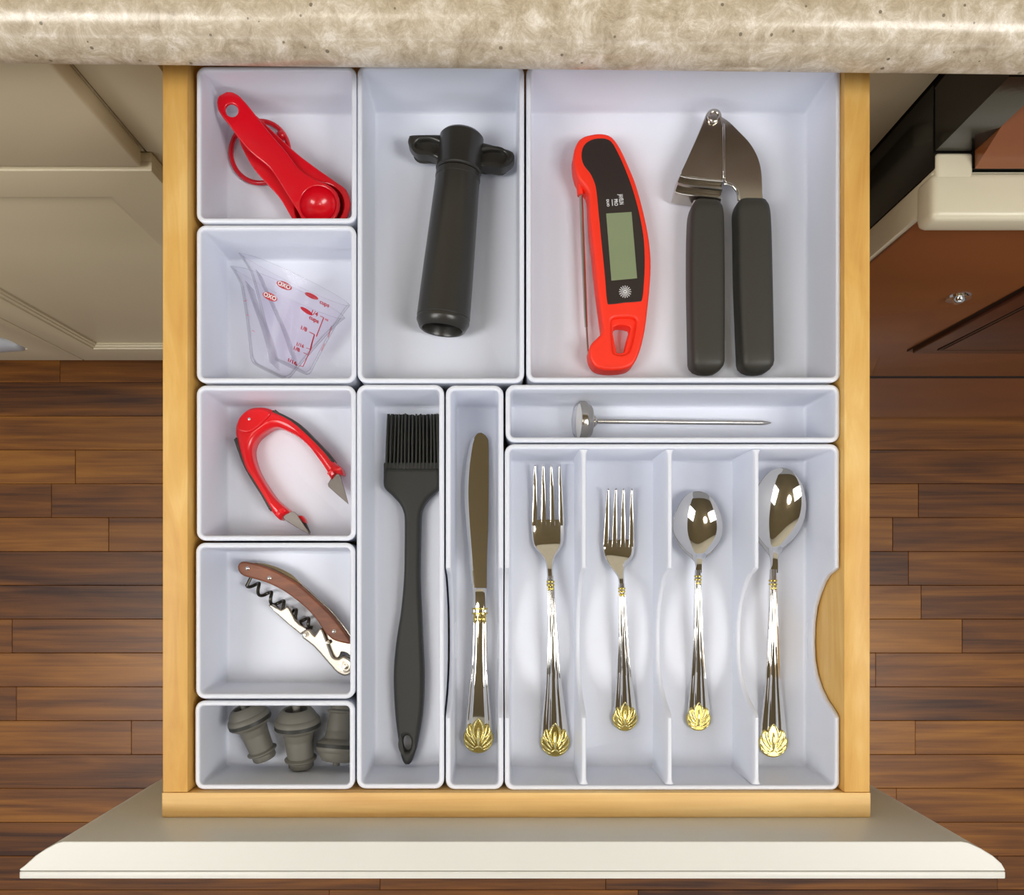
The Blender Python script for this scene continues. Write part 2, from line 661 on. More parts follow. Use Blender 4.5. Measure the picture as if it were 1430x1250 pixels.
lamp = thing('ceiling_lamp', 'round ceiling lamp with a glowing ring tube high above the drawer', 'lamp', W(-32, -8, 176))
bm = bmesh.new()
lathe(bm, [(0, 0), (17, 0), (17, -1), (15, -2.2), (0, -2.2)], (-32, -8, 176), (0, 0, 1), 40)
obj('base', bm, M_WHITE, lamp)
bm = bmesh.new()
tube(bm, [(-32 + 13 * math.cos(2 * PI * i / 40), -8 + 13 * math.sin(2 * PI * i / 40), 171.5) for i in range(40)], 1.5, 10, True)
obj('ring_tube', bm, M_LAMP, lamp)

# counter: rounded front edge, very slightly skewed to the drawer
bm = bmesh.new()
prof = [(0.35, 4.0), (0.1, 4.05), (0.0, 4.25), (0.0, 4.8), (0.02, 5.05), (0.08, 5.4), (0.2, 5.76), (0.45, 6.2), (0.78, 6.53), (1.2, 6.8), (1.75, 6.97), (2.4, 7.05), (3.4, 7.08), (62, 7.08), (62, 4.0)]
yl, yr = 30.15, 29.47
rings = []
for i in range(2):
    x = (-150, 150)[i]
    yy = yl + (yr - yl) * (x + 29.8) / 60.85
    rings.append([(x, yy + a, h) for a, h in prof])
loft(bm, rings)
obj('countertop', bm, M_STONE, smooth=50, label='beige speckled stone countertop with rounded edge above the open drawer', cat='countertop', origin=W(0, 60, 4))

# ---- own base cabinet behind the drawer
cab = thing('base_cabinet', 'cream base cabinet the open drawer slides out of', 'cabinet', W(0, 60, FL))
bm = bmesh.new(); box(bm, -28.6, -27.7, 35.3, 92, -74, 3.9); obj('side_panel', bm, M_CREAM, cab, smooth=0)
bm = bmesh.new(); box(bm, 29.3, 30.3, 35.3, 92, -74, 3.9); obj('side_panel', bm, M_CREAM, cab, smooth=0)
bm = bmesh.new(); box(bm, -29.15, -23.4, 34.6, 36.4, -74, 3.9, 0.08); obj('stile', bm, M_CREAM, cab)
bm = bmesh.new(); box(bm, 25.4, 30.4, 34.6, 36.4, -74, 3.9, 0.08); obj('stile', bm, M_CREAM, cab)
bm = bmesh.new(); box(bm, -23.3, 25.3, 34.6, 36.4, -13, -9, 0.08); obj('rail', bm, M_CREAM, cab)
bm = bmesh.new(); box(bm, -25, 26.8, 32.8, 34.5, -66, -11, 0.25); obj('door', bm, M_CREAM, cab)

# ---- neighbouring cabinet on the left
cab2 = thing('base_cabinet', 'cream base cabinet with framed door left of the open drawer', 'cabinet', W(-62, 60, FL))
bm = bmesh.new(); box(bm, -98, -29.3, 34.65, 92, -74, 3.9, 0.1); obj('carcass', bm, M_CREAM, cab2)
bm = bmesh.new(); box(bm, -96, -29.25, 33, 34.6, -13.7, 3.2, 0.22, 3); obj('drawer_front', bm, M_CREAM, cab2)


def framed_door(parent, x0, x1, h0, h1, y0, y1, sl, sr, rt, rb):
    f = bmesh.new()
    box(f, x0, x1, y0 + 0.75, 34.55, h0, h1, 0.1)
    d = obj('door', f, M_CREAM, parent)
    f = bmesh.new()

    def rect(i, y, inner=False):
        if inner: a, b, c, e = x0 + sl + i, x1 - sr - i, h0 + rb + i, h1 - rt - i
        else: a, b, c, e = x0 + i, x1 - i, h0 + i, h1 - i
        return [(a, y, c), (b, y, c), (b, y, e), (a, y, e)]
    loft(f, [rect(0, y0 + .74), rect(0, y0 + .15), rect(.05, y0 + .04), rect(.15, y0), rect(0, y0, True), rect(.05, y0 + .2, True), rect(.5, y0 + .25, True), rect(.55, y0 + .42, True), rect(.8, y0 + .5, True), rect(.82, y0 + .74, True)], False, False)
    obj('door_frame', f, M_CREAM, d, 30)


framed_door(cab2, -64.8, -28.7, -73.5, -14.3, 33, 35, 4.6, 5.4, 4.6, 6.3)
framed_door(cab2, -98.0, -65.0, -73.5, -14.3, 33, 35, 5.2, 4.8, 4.6, 6.3)
bm = bmesh.new()
box(bm, -98, 29, 40, 41.5, FL, -74.2)
obj('trim_1', bm, M_BROWN2, kind='structure', smooth=0)
bm = bmesh.new()
spine(bm, [(-30, 479, 14, -66, 2), (4, 477, 13, -66, 2), (26, 480, 9, -66.5, 1.5)], section(16, 2.6), roundends=(0.6, 0.8))
obj('appliance_foot', bm, M_GREYP, label='pale grey rounded plastic piece at the foot of the left cabinet door', cat='door stop', origin=W(-80, 38, -68))

# ---- brown range on the right
rng = thing('kitchen_range', 'brown and black kitchen range with beige door trim right of the drawer', 'range', W(62, 50, FL))
bm = bmesh.new(); box(bm, 30.6, 96, 28.6, 92, -82, -5.2, 0.1); box(bm, 30.65, 96, 34.1, 92, -5.2, 3.6, 0.1); obj('body', bm, M_BLACKG, rng)
bm = bmesh.new()
loft(bm, [[(x, 28.5, -4.95), (x, 31.0, 0.8), (x, 32, 3.4), (x, 34, 3.4), (x, 34, -4.95)] for x in (33.4, 96)])
for v in bm.verts:
    pass
obj('control_panel', bm, M_BROWN, rng, smooth=0)
bm = bmesh.new()
loft(bm, [[(x, 29.75, -4.95), (x, 29.75, -3.6), (x, 29.9, 3.3), (x, 34.05, 3.3), (x, 34.05, -4.95)] for x in (30.6, 33.35)])
obj('end_cap', bm, M_BLACKG, rng, smooth=0)
bm = bmesh.new(); box(bm, 30.5, 96, 26.1, 28.5, -54.6, -5.3, 0.2, 2); door = obj('oven_door', bm, M_BEIGE, rng)
bm = bmesh.new(); box(bm, 30.9, 96, 25.9, 26.15, -54.4, -6.8, 0.06); obj('front_panel', bm, M_BROWN, door)
bm = bmesh.new(); box(bm, 47.25, 96, 25.75, 25.91, -42.1, -13.5); obj('gasket', bm, M_BLACKG, door, 0)
bm = bmesh.new(); box(bm, 47.6, 96, 25.35, 25.92, -41.6, -14, 0.18); wf = obj('window_frame', bm, M_BROWN2, door)
bm = bmesh.new(); box(bm, 30.4, 96, 25.0, 28.4, -7.4, -5.0, 0.55, 4); box(bm, 30.7, 33.35, 27.0, 29.7, -7.2, -5.02, 0.25, 3); obj('handle', bm, M_BEIGE, door)
bm = bmesh.new(); box(bm, 49.6, 96, 25.28, 25.36, -39.9, -15.6); obj('gasket', bm, M_BLACKG, door, 0)
bm = bmesh.new(); box(bm, 50.0, 96, 25.2, 25.4, -39.4, -16, 0.06); obj('oven_window', bm, M_BROWN2, door)
bm = bmesh.new()
lathe(bm, [(0, -0.45), (0.35, -0.4), (0.55, -0.2), (0.6, 0.0), (1.1, 0.02), (1.15, 0.3)], (42.9, 25.65, -23.8), (0, 1, 0), 20)
obj('screw', bm, M_STEEL, rng)
bm = bmesh.new(); box(bm, 30.7, 96, 26.0, 28.5, -83, -56.0); obj('storage_drawer', bm, M_BROWN, rng)
bm = bmesh.new(); box(bm, 30.7, 96, 25.99, 28.5, -55.99, -55.2); obj('drawer_gap_shade', bm, M_CAVITY, rng)  # dark strip standing in for the shade between oven door and storage drawer

# ---------------------------------------------------------------- the open drawer
dr = thing('drawer', 'pulled-out maple drawer with cream painted front full of white bins', 'drawer', W(0, 8, -6))
HT = 0.5
xL0, xL1 = q(227, 0, HT)[0], q(262, 0, HT)[0]
xR0, xR1 = q(1179, 0, HT)[0], q(1215, 0, HT)[0]
yF0, yF1 = q(0, 1142, HT)[1], q(0, 1107, HT)[1]
yB = 36.0
bm = bmesh.new(); box(bm, xL0, xL1, yF1 + .02, yB, -6.6, HT, 0.06); obj('side_panel', bm, M_MAPLE_Y, dr)
bm = bmesh.new(); box(bm, xR0, xR1, yF1 + .02, yB, -6.6, HT, 0.06); obj('side_panel', bm, M_MAPLE_Y, dr)
bm = bmesh.new(); box(bm, xL0 - .05, xR1 + .05, yF0, yF1, -6.6, HT, 0.06); obj('front_rail', bm, M_MAPLE_X, dr)
bm = bmesh.new(); box(bm, xL1, xR0, yF1, yB, -5.9, -5.25); obj('bottom_panel', bm, M_PLY, dr, smooth=0)
bm = bmesh.new(); box(bm, xL0, xR1, yB, yB + 1.6, -6.6, HT, 0.06); obj('back_panel', bm, M_MAPLE_X, dr)
hF = 5.04
pl = [(-25.48, yF0 - .01), (26.77, yF0 - .01)]
pl += [(27.15, yF0 - 0.08), (27.9, yF0 - .42), (28.6, yF0 - .85), (29.1, yF0 - 1.3), (29.3, yF0 - 1.65), (29.3, yF0 - 1.72)]
pl += [(-28.0, yF0 - 1.72), (-28.0, yF0 - 1.62), (-27.7, yF0 - 1.4), (-27.1, yF0 - .85), (-26.5, yF0 - .45), (-25.8, yF0 - .08)]
bm = bmesh.new(); slab(bm, pl, -10, hF, 0.05, seg=2); ff = obj('painted_front', bm, M_CREAMW, dr)
bm = bmesh.new(); box(bm, -28.05, 29.35, yF0 - 2.2, yF0 - 1.77, -10, hF - 0.04, 0.07, 3); obj('front_bead', bm, M_CREAMW, ff)

# ---------------------------------------------------------------- bins
BH = 5.0
SCOOP = [(793, 0), (797, 0.1), (803, 0.33), (813, 0.5), (830, 0.7), (850, 0.87), (875, 0.97), (905, 1.0), (930, 0.97), (952, 0.85), (970, 0.66), (984, 0.42), (993, 0.18), (999, 0.05), (1003, 0)]
SV = [s[0] for s in SCOOP]


def scoop(y):
    """depth of the side cut-out at world y (cm), measured from the rim."""
    v = V0 - y * F / DC
    return 4.0 * lerp_table(SCOOP, v)


def bin_box(name, label, u0, u1, v0, v1, cuts='', rc=0.6, parent_group='white organizer bins in the drawer', skew=0.0):
    x0, y1 = q(u0, v0, 0)
    x1, y0 = q(u1, v1, 0)

    def ring(o):
        rr = max(rc - o, 0.16)
        X0, X1, Y0, Y1 = x0 + o, x1 - o, y0 + o, y1 - o
        base = rrect(X0, X1, Y0, Y1, rr, 6)
        out = []
        n = len(base)
        ys = sorted([q(0, s, 0)[1] for s in SV])
        for i in range(n):
            out.append(base[i] + (0,))
            if i == 27 and 'R' in cuts:  # right side, from y0 up to y1
                for y in ys: out.append((X1, y, scoop(y)))
            if i == 13 and 'L' in cuts:
                for y in ys[::-1]: out.append((X0, y, scoop(y)))
        return out
    prof = [(0.14, -BH, 0), (0.05, -BH + .06, 0), (0.025, -BH + .2, 0), (0.025, -0.9, 1), (0.025, -0.42, 1), (0.015, -0.36, 1), (0.0, -0.26, 1), (0.0, -0.1, 1), (0.05, -0.03, 1),
            (0.13, 0, 1), (0.22, 0, 1), (0.29, -0.04, 1), (0.32, -0.12, 1), (0.335, -0.3, 1), (0.34, -0.55, 1), (0.40, -4.5, 0), (0.42, -4.65, 0), (0.49, -4.75, 0), (0.62, -4.8, 0)]
    bm = bmesh.new()
    rings = []
    for o, h, k in prof:
        rings.append([(x, y, h - c * k) for x, y, c in ring(o)])
    loft(bm, rings)
    return obj(name, bm, M_BIN, None, 40, label, 'bin', parent_group, origin=W((x0 + x1) / 2, (y0 + y1) / 2, -BH))


bin_box('organizer_bin', 'square white bin holding the red measuring spoons', 274, 497.5, 92, 311)
bin_box('organizer_bin', 'square white bin holding the clear measuring cups', 274, 497, 314, 534.5)
bin_box('organizer_bin', 'square white bin holding the red U-shaped corer', 274, 496.5, 538, 755)
bin_box('organizer_bin', 'square white bin holding the wood-handled corkscrew', 273, 495.5, 758, 976)
bin_box('organizer_bin', 'short white bin holding three grey bottle stoppers', 272, 495, 979, 1103)
bin_box('organizer_bin', 'tall white bin holding the black vacuum pump', 499, 732, 90, 534.5)
bin_box('organizer_bin', 'large square white bin holding digital thermometer and garlic press', 735, 1174.5, 90, 533.5)
bin_box('organizer_bin', 'long narrow white bin holding the basting brush', 498, 620, 537, 1102)
bin_box('organizer_bin', 'narrowest long white bin holding the table knife', 622.5, 703, 538, 1103, 'LR')
bin_box('organizer_bin', 'shallow wide white bin holding the dial thermometer', 706, 1173.5, 537, 617.5)
tray = bin_box('organizer_bin', 'white four-compartment bin holding forks and spoons', 705, 1173, 620, 1104, 'LR')
# dividers of the cutlery bin
yd1, yd0 = q(0, 624.5, 0)[1] - 0.15, q(0, 1099, 0)[1] + 0.15
for uc in (815.5, 935.5, 1056.8):
    xc = q(uc, 0, 0)[0]
    ysn = [yd0, yd0 + .12, yd0 + .3, yd0 + .6] + sorted(q(0, s, 0)[1] for s in SV) + [yd1 - .6, yd1 - .3, yd1 - .12, yd1]
    rings = []
    for y in ysn:
        c = scoop(y)
        e = min(y - yd0, yd1 - y)
        fl = 0.12 * max(0, 1 - e / 0.3) ** 2
        t = -0.02 - c
        w0 = 0.155 + fl
        wb = 0.2 + fl
        rings.append([(xc - wb, y, -4.85), (xc - w0 - .02, y, min(t - .4, -0.5 - c * .9)), (xc - w0, y, t - .1), (xc - w0 * .6, y, t - .02), (xc, y, t), (xc + w0 * .6, y, t - .02),
                      (xc + w0, y, t - .1), (xc + w0 + .02, y, min(t - .4, -0.5 - c * .9)), (xc + wb, y, -4.85)])
    bm = bmesh.new()
    loft(bm, rings)
    obj('divider', bm, M_BIN, tray, 40)

FH = -4.8


def base_of(u, v, h=FH):
    x, y = q(u, v, h)
    return W(x, y, h)


# ---------------------------------------------------------------- measuring spoons
ms = thing('measuring_spoons', 'set of nested red plastic measuring spoons joined by a red ring', 'measuring spoons', base_of(390, 230))


def mspoon(pts, hole, bowl, br, href, hz, slope, depth):
    pts = cat_open(pts, 5)
    left, right = [], []
    N = len(pts)
    for i in range(N):
        a, b = pts[max(i - 1, 0)], pts[min(i + 1, N - 1)]
        t = Vector((b[0] - a[0], b[1] - a[1])).normalized()
        n = Vector((-t.y, t.x))
        left.append((pts[i][0] + n.x * pts[i][2], pts[i][1] + n.y * pts[i][2]))
        right.append((pts[i][0] - n.x * pts[i][2], pts[i][1] - n.y * pts[i][2]))
    end = []
    a, b = pts[-2], pts[-1]
    t = Vector((b[0] - a[0], b[1] - a[1])).normalized()
    n = Vector((-t.y, t.x))
    for k in range(1, 12):
        A = PI * k / 12
        d = n * math.cos(A) + t * math.sin(A)
        end.append((b[0] + d.x * b[2], b[1] + d.y * b[2]))
    poly = qs(left + end + right[::-1], href)
    bc = q(bowl[0], bowl[1], href)
    rb = br * (DC - href) / F
    hc = q(hole[0], hole[1], href)
    ax = (Vector(hc) - Vector(bc)).normalized()

    def lift(x, y):
        d = (Vector((x, y)) - Vector(bc)).dot(ax)
        return slope * max(d - 1.2, -3) if d > 1.2 else 0
    f = bmesh.new()
    slab(f, poly, hz - 0.22, hz, 0.09, holes=[circle(bc[0], bc[1], rb * 0.9, 28), circle(hc[0], hc[1], 0.42, 18)], lift=lift, bbev=0.05)
    prof = [(rb * 1.0 * math.cos(a) if a > 0 else rb * .97, -depth * math.sin(a) - 0.1) for a in [PI / 2 * k / 9 for k in range(10)]]
    prof_in = [(rb * 0.9 * math.cos(a), -(depth - .1) * math.sin(a) - 0.02) for a in [PI / 2 * k / 9 for k in range(10)]]
    lathe(f, prof + prof_in[::-1], (bc[0], bc[1], hz), (0, 0, 1), 28)
    return f


h1 = [(317.5, 141.5, 6), (319.5, 145, 12), (324, 152, 17), (330, 160, 18.4), (338, 169, 18.6), (362, 199, 19), (388, 224, 16), (404, 245, 16.5), (421, 263, 22), (437, 277, 29), (443, 283, 31)]
h2 = [(341, 168, 12), (346, 175, 16), (356, 186, 18), (376, 206, 19), (402, 229, 19), (422, 246, 21), (438, 264, 28), (448, 278, 35), (452, 284, 37)]
h3 = [(345, 186, 12), (350, 193, 16), (358, 205, 18.5), (372, 226, 20), (388, 243, 20.5), (406, 261, 22), (424, 277, 30), (438, 288, 37), (444, 293, 39)]
f = mspoon(h3, (362, 208), (445, 291), 37, -3.3, -3.3, 0.06, 1.36); obj('measuring_spoon', f, M_RED, ms)
f = mspoon(h2, (358, 188), (450, 285), 33, -2.9, -2.98, 0.09, 1.3); obj('measuring_spoon', f, M_RED, ms)
f = mspoon(h1, (328.5, 162.5), (443, 283), 28, -2.4, -2.6, 0.14, 1.05); obj('measuring_spoon', f, M_RED, ms)
bm = bmesh.new()
cx, cy = q(361, 212, -4.3)
cx += 0.08
tube(bm, [(cx + 2.06 * math.cos(2 * PI * i / 48), cy + 2.06 * math.sin(2 * PI * i / 48), -4.36 + 0.22 * math.sin(2 * PI * i / 48 + .6)) for i in range(48)], 0.17, 10, True)
rg = obj('binder_ring', bm, M_RED, ms)
bm = bmesh.new()
bx, by = q(392, 187, -4)
lathe(bm, [(0.35 * math.sin(PI * k / 10), -0.35 * math.cos(PI * k / 10)) for k in range(11)], (bx, by, -4.2), (0, 0, 1), 18)
obj('clasp', bm, M_RED, rg)

# ---------------------------------------------------------------- measuring cups
CUPS = 'clear angled measuring cups'


def cup(c0, c1, a0, a1, b0, b1, ang, label, marks):
    href = -3.0
    C0, C1 = Vector(q(*c0, href)), Vector(q(*c1, href))
    pxc = (DC - href) / F
    A0, A1 = a0 * pxc, a1 * pxc
    E = Vector((math.cos(math.radians(ang)), -math.sin(math.radians(ang))))
    root = thing('measuring_cup', label, 'measuring cup', W(C1.x, C1.y, FH), CUPS)

    def surf(t, th, off=0.0, tb=None):
        tt = t
        c = C0 + (C1 - C0) * tt
        k = tt ** 0.85
        a = A0 + (A1 - A0) * k + off
        b = b0 + (b1 - b0) * k + off
        hc = -4.74 + (b0 + (b1 - b0) * k) + 0.02
        sx = a * math.cos(th)
        lip = math.exp(-((th - PI) / 0.28) ** 2) * max(0, 1 - t / 0.16)
        sx -= lip * 0.5
        z = hc + b * math.sin(th)
        return (c.x + E.x * sx, c.y + E.y * sx, z)
    n = 44
    ts = [0, 0.03, 0.08, 0.16, 0.3, 0.5, 0.7, 0.85, 0.95, 0.985, 1.0]
    rings = []
    for t in ts: rings.append([surf(t, 2 * PI * i / n, 0.0 if t < .98 else (-.06 if t < 1 else -.16)) for i in range(n)])
    for t in (0.985, 0.93, 0.85, 0.7, 0.5, 0.3, 0.16, 0.08, 0.03, 0.0):
        rings.append([surf(t, 2 * PI * i / n, -0.13 if t < .95 else -0.3) for i in range(n)])
    f = bmesh.new()
    inner = rings[len(ts):]
    loft(f, rings[:len(ts)], False, True)
    loft(f, inner, True, False)
    loft(f, [rings[0], inner[-1]], False, False)
    bmesh.ops.remove_doubles(f, verts=f.verts, dist=1e-6)
    body = obj('cup_body', f, M_CLEAR, root, 50)
    # sloping inner ramp
    f = bmesh.new()
    rr = []
    for k in range(11):
        s = k / 10
        t = 0.12 + 0.8 * s
        x = -0.86 + 1.0 * s ** 1.5
        row = []
        for zz in (-0.75, 0.0, 0.75):
            th = math.acos(max(-0.93, min(0.93, x)))
            c = surf(t, th if zz > 0 else -th, -0.16)
            cm_ = surf(t, th, -0.16)
            row.append((c[0], c[1], (cm_[2] * (zz + .75) + surf(t, -th, -0.16)[2] * (.75 - zz)) / 1.5))
        rr.append([(p[0], p[1], p[2]) for p in row] + [(p[0] + .1 * E.x, p[1] + .1 * E.y, p[2]) for p in row[::-1]])
    loft(f, rr)
    obj('ramp', f, M_CLEAR, root, 50)

    def on_top(u, v, off=0.035):
        p = Vector(q(u, v, -2.0 if False else href))
        N = Vector((-E.y, E.x))
        t = (p - C0).dot(N) / (C1 - C0).dot(N)
        t = max(0.0, min(1, t))
        c = C0 + (C1 - C0) * t
        s = (p - c).dot(E)
        k = t ** 0.85
        a, b = A0 + (A1 - A0) * k, b0 + (b1 - b0) * k
        s = max(-0.99, min(0.99, s / a))
        return (p.x, p.y, -4.72 + b + b * math.sqrt(1 - s * s) + off)

    def at(u, v, rot):
        ca, sa = math.cos(math.radians(rot)), math.sin(math.radians(rot))

        def fn(x, y, off=0.035):
            X, Y = x / pxc, -y / pxc
            return on_top(u + X * ca - Y * sa, v + X * sa + Y * ca, off)
        return fn
    red, white, pink = bmesh.new(), bmesh.new(), bmesh.new()
    for mk in marks:
        kind = mk[0]
        if kind == 'oval':
            _, u, v, L, H, rot, word = mk
            fn = at(u, v, rot)
            tgt = red
            rim_ = [tgt.verts.new(W(*fn(L * pxc * math.cos(2 * PI * i / 24), H * pxc * math.sin(2 * PI * i / 24)))) for i in range(24)]
            cen = tgt.verts.new(W(*fn(0, 0)))
            for i in range(24): tgt.faces.new((rim_[i], rim_[(i + 1) % 24], cen))
            if word: put_text(white, word, 0.36 * H / 4.6, lambda x, y, fn=fn: fn(x * 1.12, y, 0.05), 0.012)
        elif kind == 'text':
            _, u, v, size, rot, word = mk[:6]
            put_text(red if len(mk) < 7 else pink, word, size * 1.1, at(u, v, rot), 0.012)
        elif kind == 'line':
            _, p0, p1, wd = mk[:4]
            tgt = red if len(mk) < 5 else pink
            d = Vector((p1[0] - p0[0], p1[1] - p0[1]))
            n_ = Vector((-d.y, d.x)).normalized() * wd
            S = max(1, int(d.length / 4))
            rows = []
            for i in range(S + 1):
                c = Vector(p0) + d * i / S
                rows.append((tgt.verts.new(W(*on_top(c.x + n_.x, c.y + n_.y))), tgt.verts.new(W(*on_top(c.x - n_.x, c.y - n_.y)))))
            for a, b in zip(rows, rows[1:]): tgt.faces.new((a[0], a[1], b[1], b[0]))
    obj('red_markings', red, M_REDPRINT, root, 0, label='red printed scale and oval')
    if len(white.verts): obj('white_lettering', white, M_PRINT, root, 0, label='white letters in the red oval')
    else: white.free()
    if len(pink.verts): obj('faded_markings', pink, M_PINKPRINT, root, 0, label='faded red scale seen through the side')
    else: pink.free()


cup((408, 412), (374, 516), 82, 28, 2.05, 1.25, 24, 'lower clear measuring cup of the nested pair, its rim nearer the bin floor', [
    ('oval', 388.4, 428, 11.3, 4.6, 25, 'OXO'), ('oval', 436.6, 446, 8.6, 2.6, 30, None),
    ('text', 445, 455, 0.30, 22, 'cups'), ('text', 430.4, 467, 0.30, 20, '1/8'), ('text', 418, 492, 0.28, 18, '1/8'), ('text', 410, 507.5, 0.26, 18, '1/16'),
    ('line', (443, 472), (422.6, 511.6), 0.6), ('line', (437, 470), (443, 472), 0.5), ('line', (425.5, 494.5), (430.5, 496), .4), ('line', (417.5, 510), (422.6, 511.6), .4),
    ('line', (345, 425), (352, 427), .4, 1), ('line', (348, 444), (353, 446), .4, 1), ('line', (358, 467), (362, 469.5), .4, 1)])
cup((415, 391), (402, 508), 81, 29, 1.62, 0.95, 25, 'upper clear measuring cup of the nested pair, its rim against the bin wall', [
    ('oval', 403.5, 407.6, 11.6, 4.6, 24, 'OXO'), ('oval', 440.5, 421.4, 9.4, 3.0, 22, None),
    ('text', 457, 430, 0.31, 20, 'cups'), ('text', 442.7, 442.8, 0.34, 22, '1/4'), ('text', 421, 484.5, 0.27, 18, '1/16'),
    ('line', (454.5, 447.2), (443, 472), 0.6), ('line', (450, 445.6), (454.5, 447.2), .4), ('line', (429, 487.5), (434, 488.6), .4),
    ('text', 458, 449, 0.2, 20, 'oz', 1), ('line', (463, 456), (457, 470), .5, 1), ('line', (452, 478), (447, 488), .5, 1)])

# ---------------------------------------------------------------- red corer
co = thing('fruit_corer', 'red U-shaped corer with two pointed metal blades', 'corer', base_of(410, 655))
Zc = lambda p: Z(p, 260, 530, 5.436)
outer = [(705, 1065), (640, 1000), (560, 870), (490, 755), (440, 680), (400, 560), (375, 450), (366, 390), (375, 330), (410, 265), (470, 218), (540, 205), (600, 210), (650, 228), (800, 300), (950, 430), (1060, 545), (1125, 630), (1165, 660), (1185, 700), (1180, 722), (1130, 712), (1095, 755)]
inner = [(1060, 690), (1010, 615), (930, 510), (850, 435), (760, 385), (690, 358), (640, 365), (590, 395), (540, 435), (505, 490), (495, 560), (520, 660), (570, 760), (650, 880), (720, 950), (775, 1000), (730, 1030)]
poly = qs(cat_closed(Zc(outer + inner), 3), -3.3)
bm = bmesh.new(); slab(bm, poly, -4.78, -3.25, 0.42, seg=5, bbev=0.3); obj('spring_body', bm, M_RED2, co, 60)
# grey grips on the outside of each arm
for g in ([(650, 225), (720, 250), (850, 320), (960, 425), (1070, 540), (1130, 620), (1105, 628), (1040, 560), (930, 450), (820, 355), (730, 290)],
          [(366, 440), (385, 540), (425, 650), (480, 755), (560, 880), (635, 1005), (648, 975), (580, 860), (505, 735), (450, 630), (405, 520), (385, 455)]):
    c = Vector((720, 640))
    gg = [(p[0] + (p[0] - c.x) / (Vector(p) - c).length * -7, p[1] + (p[1] - c.y) / (Vector(p) - c).length * -7) for p in g]
    bm = bmesh.new(); slab(bm, qs(cat_closed(Zc(gg), 3), -3.5), -4.5, -3.36, 0.2, seg=4); obj('grip', bm, M_RUBBER, co, 50)
# raised hub cap
bm = bmesh.new()
slab(bm, qs(cat_closed(Zc([(385, 375), (400, 300), (460, 240), (540, 222), (610, 232), (640, 265), (600, 310), (540, 370), (480, 405), (420, 400)]), 3), -3.2), -3.6, -3.12, 0.12, seg=3)
hb = obj('hub_cap', bm, M_RED2, co, 50)
bm = bmesh.new(); px_, py_ = q(*Zc([(478, 300)])[0], -3.1)
lathe(bm, [(0.1, -0.05), (0.1, 0.03), (0.06, 0.05), (0, 0.05)], (px_, py_, -3.12), (0, 0, 1), 12); obj('rivet', bm, M_STEEL, hb)


def leaf_blade(pts, tilt, name='blade'):
    b_ = bmesh.new()
    p = qs(Zc(pts), -3.6)
    slab(b_, p, -3.85, -3.75, 0.03, seg=1, lift=tilt)
    return b_


bm = leaf_blade([(1108, 722), (1140, 712), (1165, 720), (1195, 820), (1230, 948), (1150, 878), (1076, 812), (1072, 790), (1086, 765)], lambda x, y: 0.0)
obj('blade', bm, M_BRUSH, co)
bm = leaf_blade([(722, 1030), (770, 1002), (815, 1002), (842, 1030), (890, 1105), (938, 1178), (830, 1120), (740, 1062)], lambda x, y: 0.0)
obj('blade', bm, M_BRUSH, co)
bm = bmesh.new(); slab(bm, qs(Zc([(845, 1035), (880, 1034), (900, 1060), (912, 1090), (890, 1085)]), -4.2), -4.7, -4.1, 0.1); obj('blade_clip', bm, M_RED2, co)
bm = bmesh.new(); slab(bm, qs(Zc([(850, 1050), (905, 1080), (940, 1160), (935, 1176), (880, 1100)]), -4.2), -4.45, -4.35, 0.03); obj('blade', bm, M_BRUSH, co)

# ---------------------------------------------------------------- corkscrew
cs = thing('corkscrew', "waiter's corkscrew with brown wooden handle and steel lever", 'corkscrew', base_of(410, 865))
Zk = lambda p: Z(p, 260, 750, 5.436)
whn = [(395, 225), (410, 198), (440, 187), (520, 200), (600, 224), (690, 262), (820, 335), (900, 397), (970, 462), (1085, 570), (1160, 660), (1215, 735), (1262, 812), (1240, 812), (1170, 798), (1120, 780), (1075, 745), (1040, 700), (980, 610), (880, 510), (760, 420), (690, 380), (620, 348), (550, 326), (500, 312), (440, 295), (405, 265)]
wp = cat_closed(Zk(whn), 3)
for (a, b) in ((-3.95, -3.45), (-4.78, -4.4)):
    bm = bmesh.new(); slab(bm, qs(wp, -3.6), a, b, 0.12, seg=3); obj('wooden_scale', bm, M_WALNUT, cs)
lin_o = [(392, 222), (410, 193), (440, 183), (520, 194), (610, 216), (700, 255), (825, 325), (910, 388), (990, 462), (1100, 560), (1180, 655), (1240, 735), (1290, 830), (1300, 880), (1290, 960), (1278, 1010), (1255, 1000), (1240, 900), (1180, 870), (1165, 900), (1140, 925), (1115, 905), (1080, 820), (1050, 730), (1030, 680), (980, 600), (880, 505), (760, 415), (620, 345), (500, 308), (440, 292), (403, 262)]
bm = bmesh.new(); slab(bm, qs(cat_closed(Zk(lin_o), 3), -3.9), -4.4, -3.96, 0.04, seg=2); obj('steel_liner', bm, M_SATIN, cs)
bm = bmesh.new(); slab(bm, qs(cat_closed(Zk([(520, 192), (600, 198), (700, 228), (790, 272), (850, 320), (890, 372), (840, 350), (760, 300), (640, 240), (560, 212)]), 3), -4), -4.1, -3.9, 0.04, seg=2)
obj('foil_blade', bm, M_STEEL, cs)
for (rx, ry) in ((462, 238), (628, 311), (1120, 717)):
    x, y = q(*Zk([(rx, ry)])[0], -3.4)
    bm = bmesh.new(); lathe(bm, [(0.14, -0.05), (0.14, 0.01), (0.09, 0.04), (0, 0.045)], (x, y, -3.46), (0, 0, 1), 14); obj('rivet', bm, M_STEEL, cs)
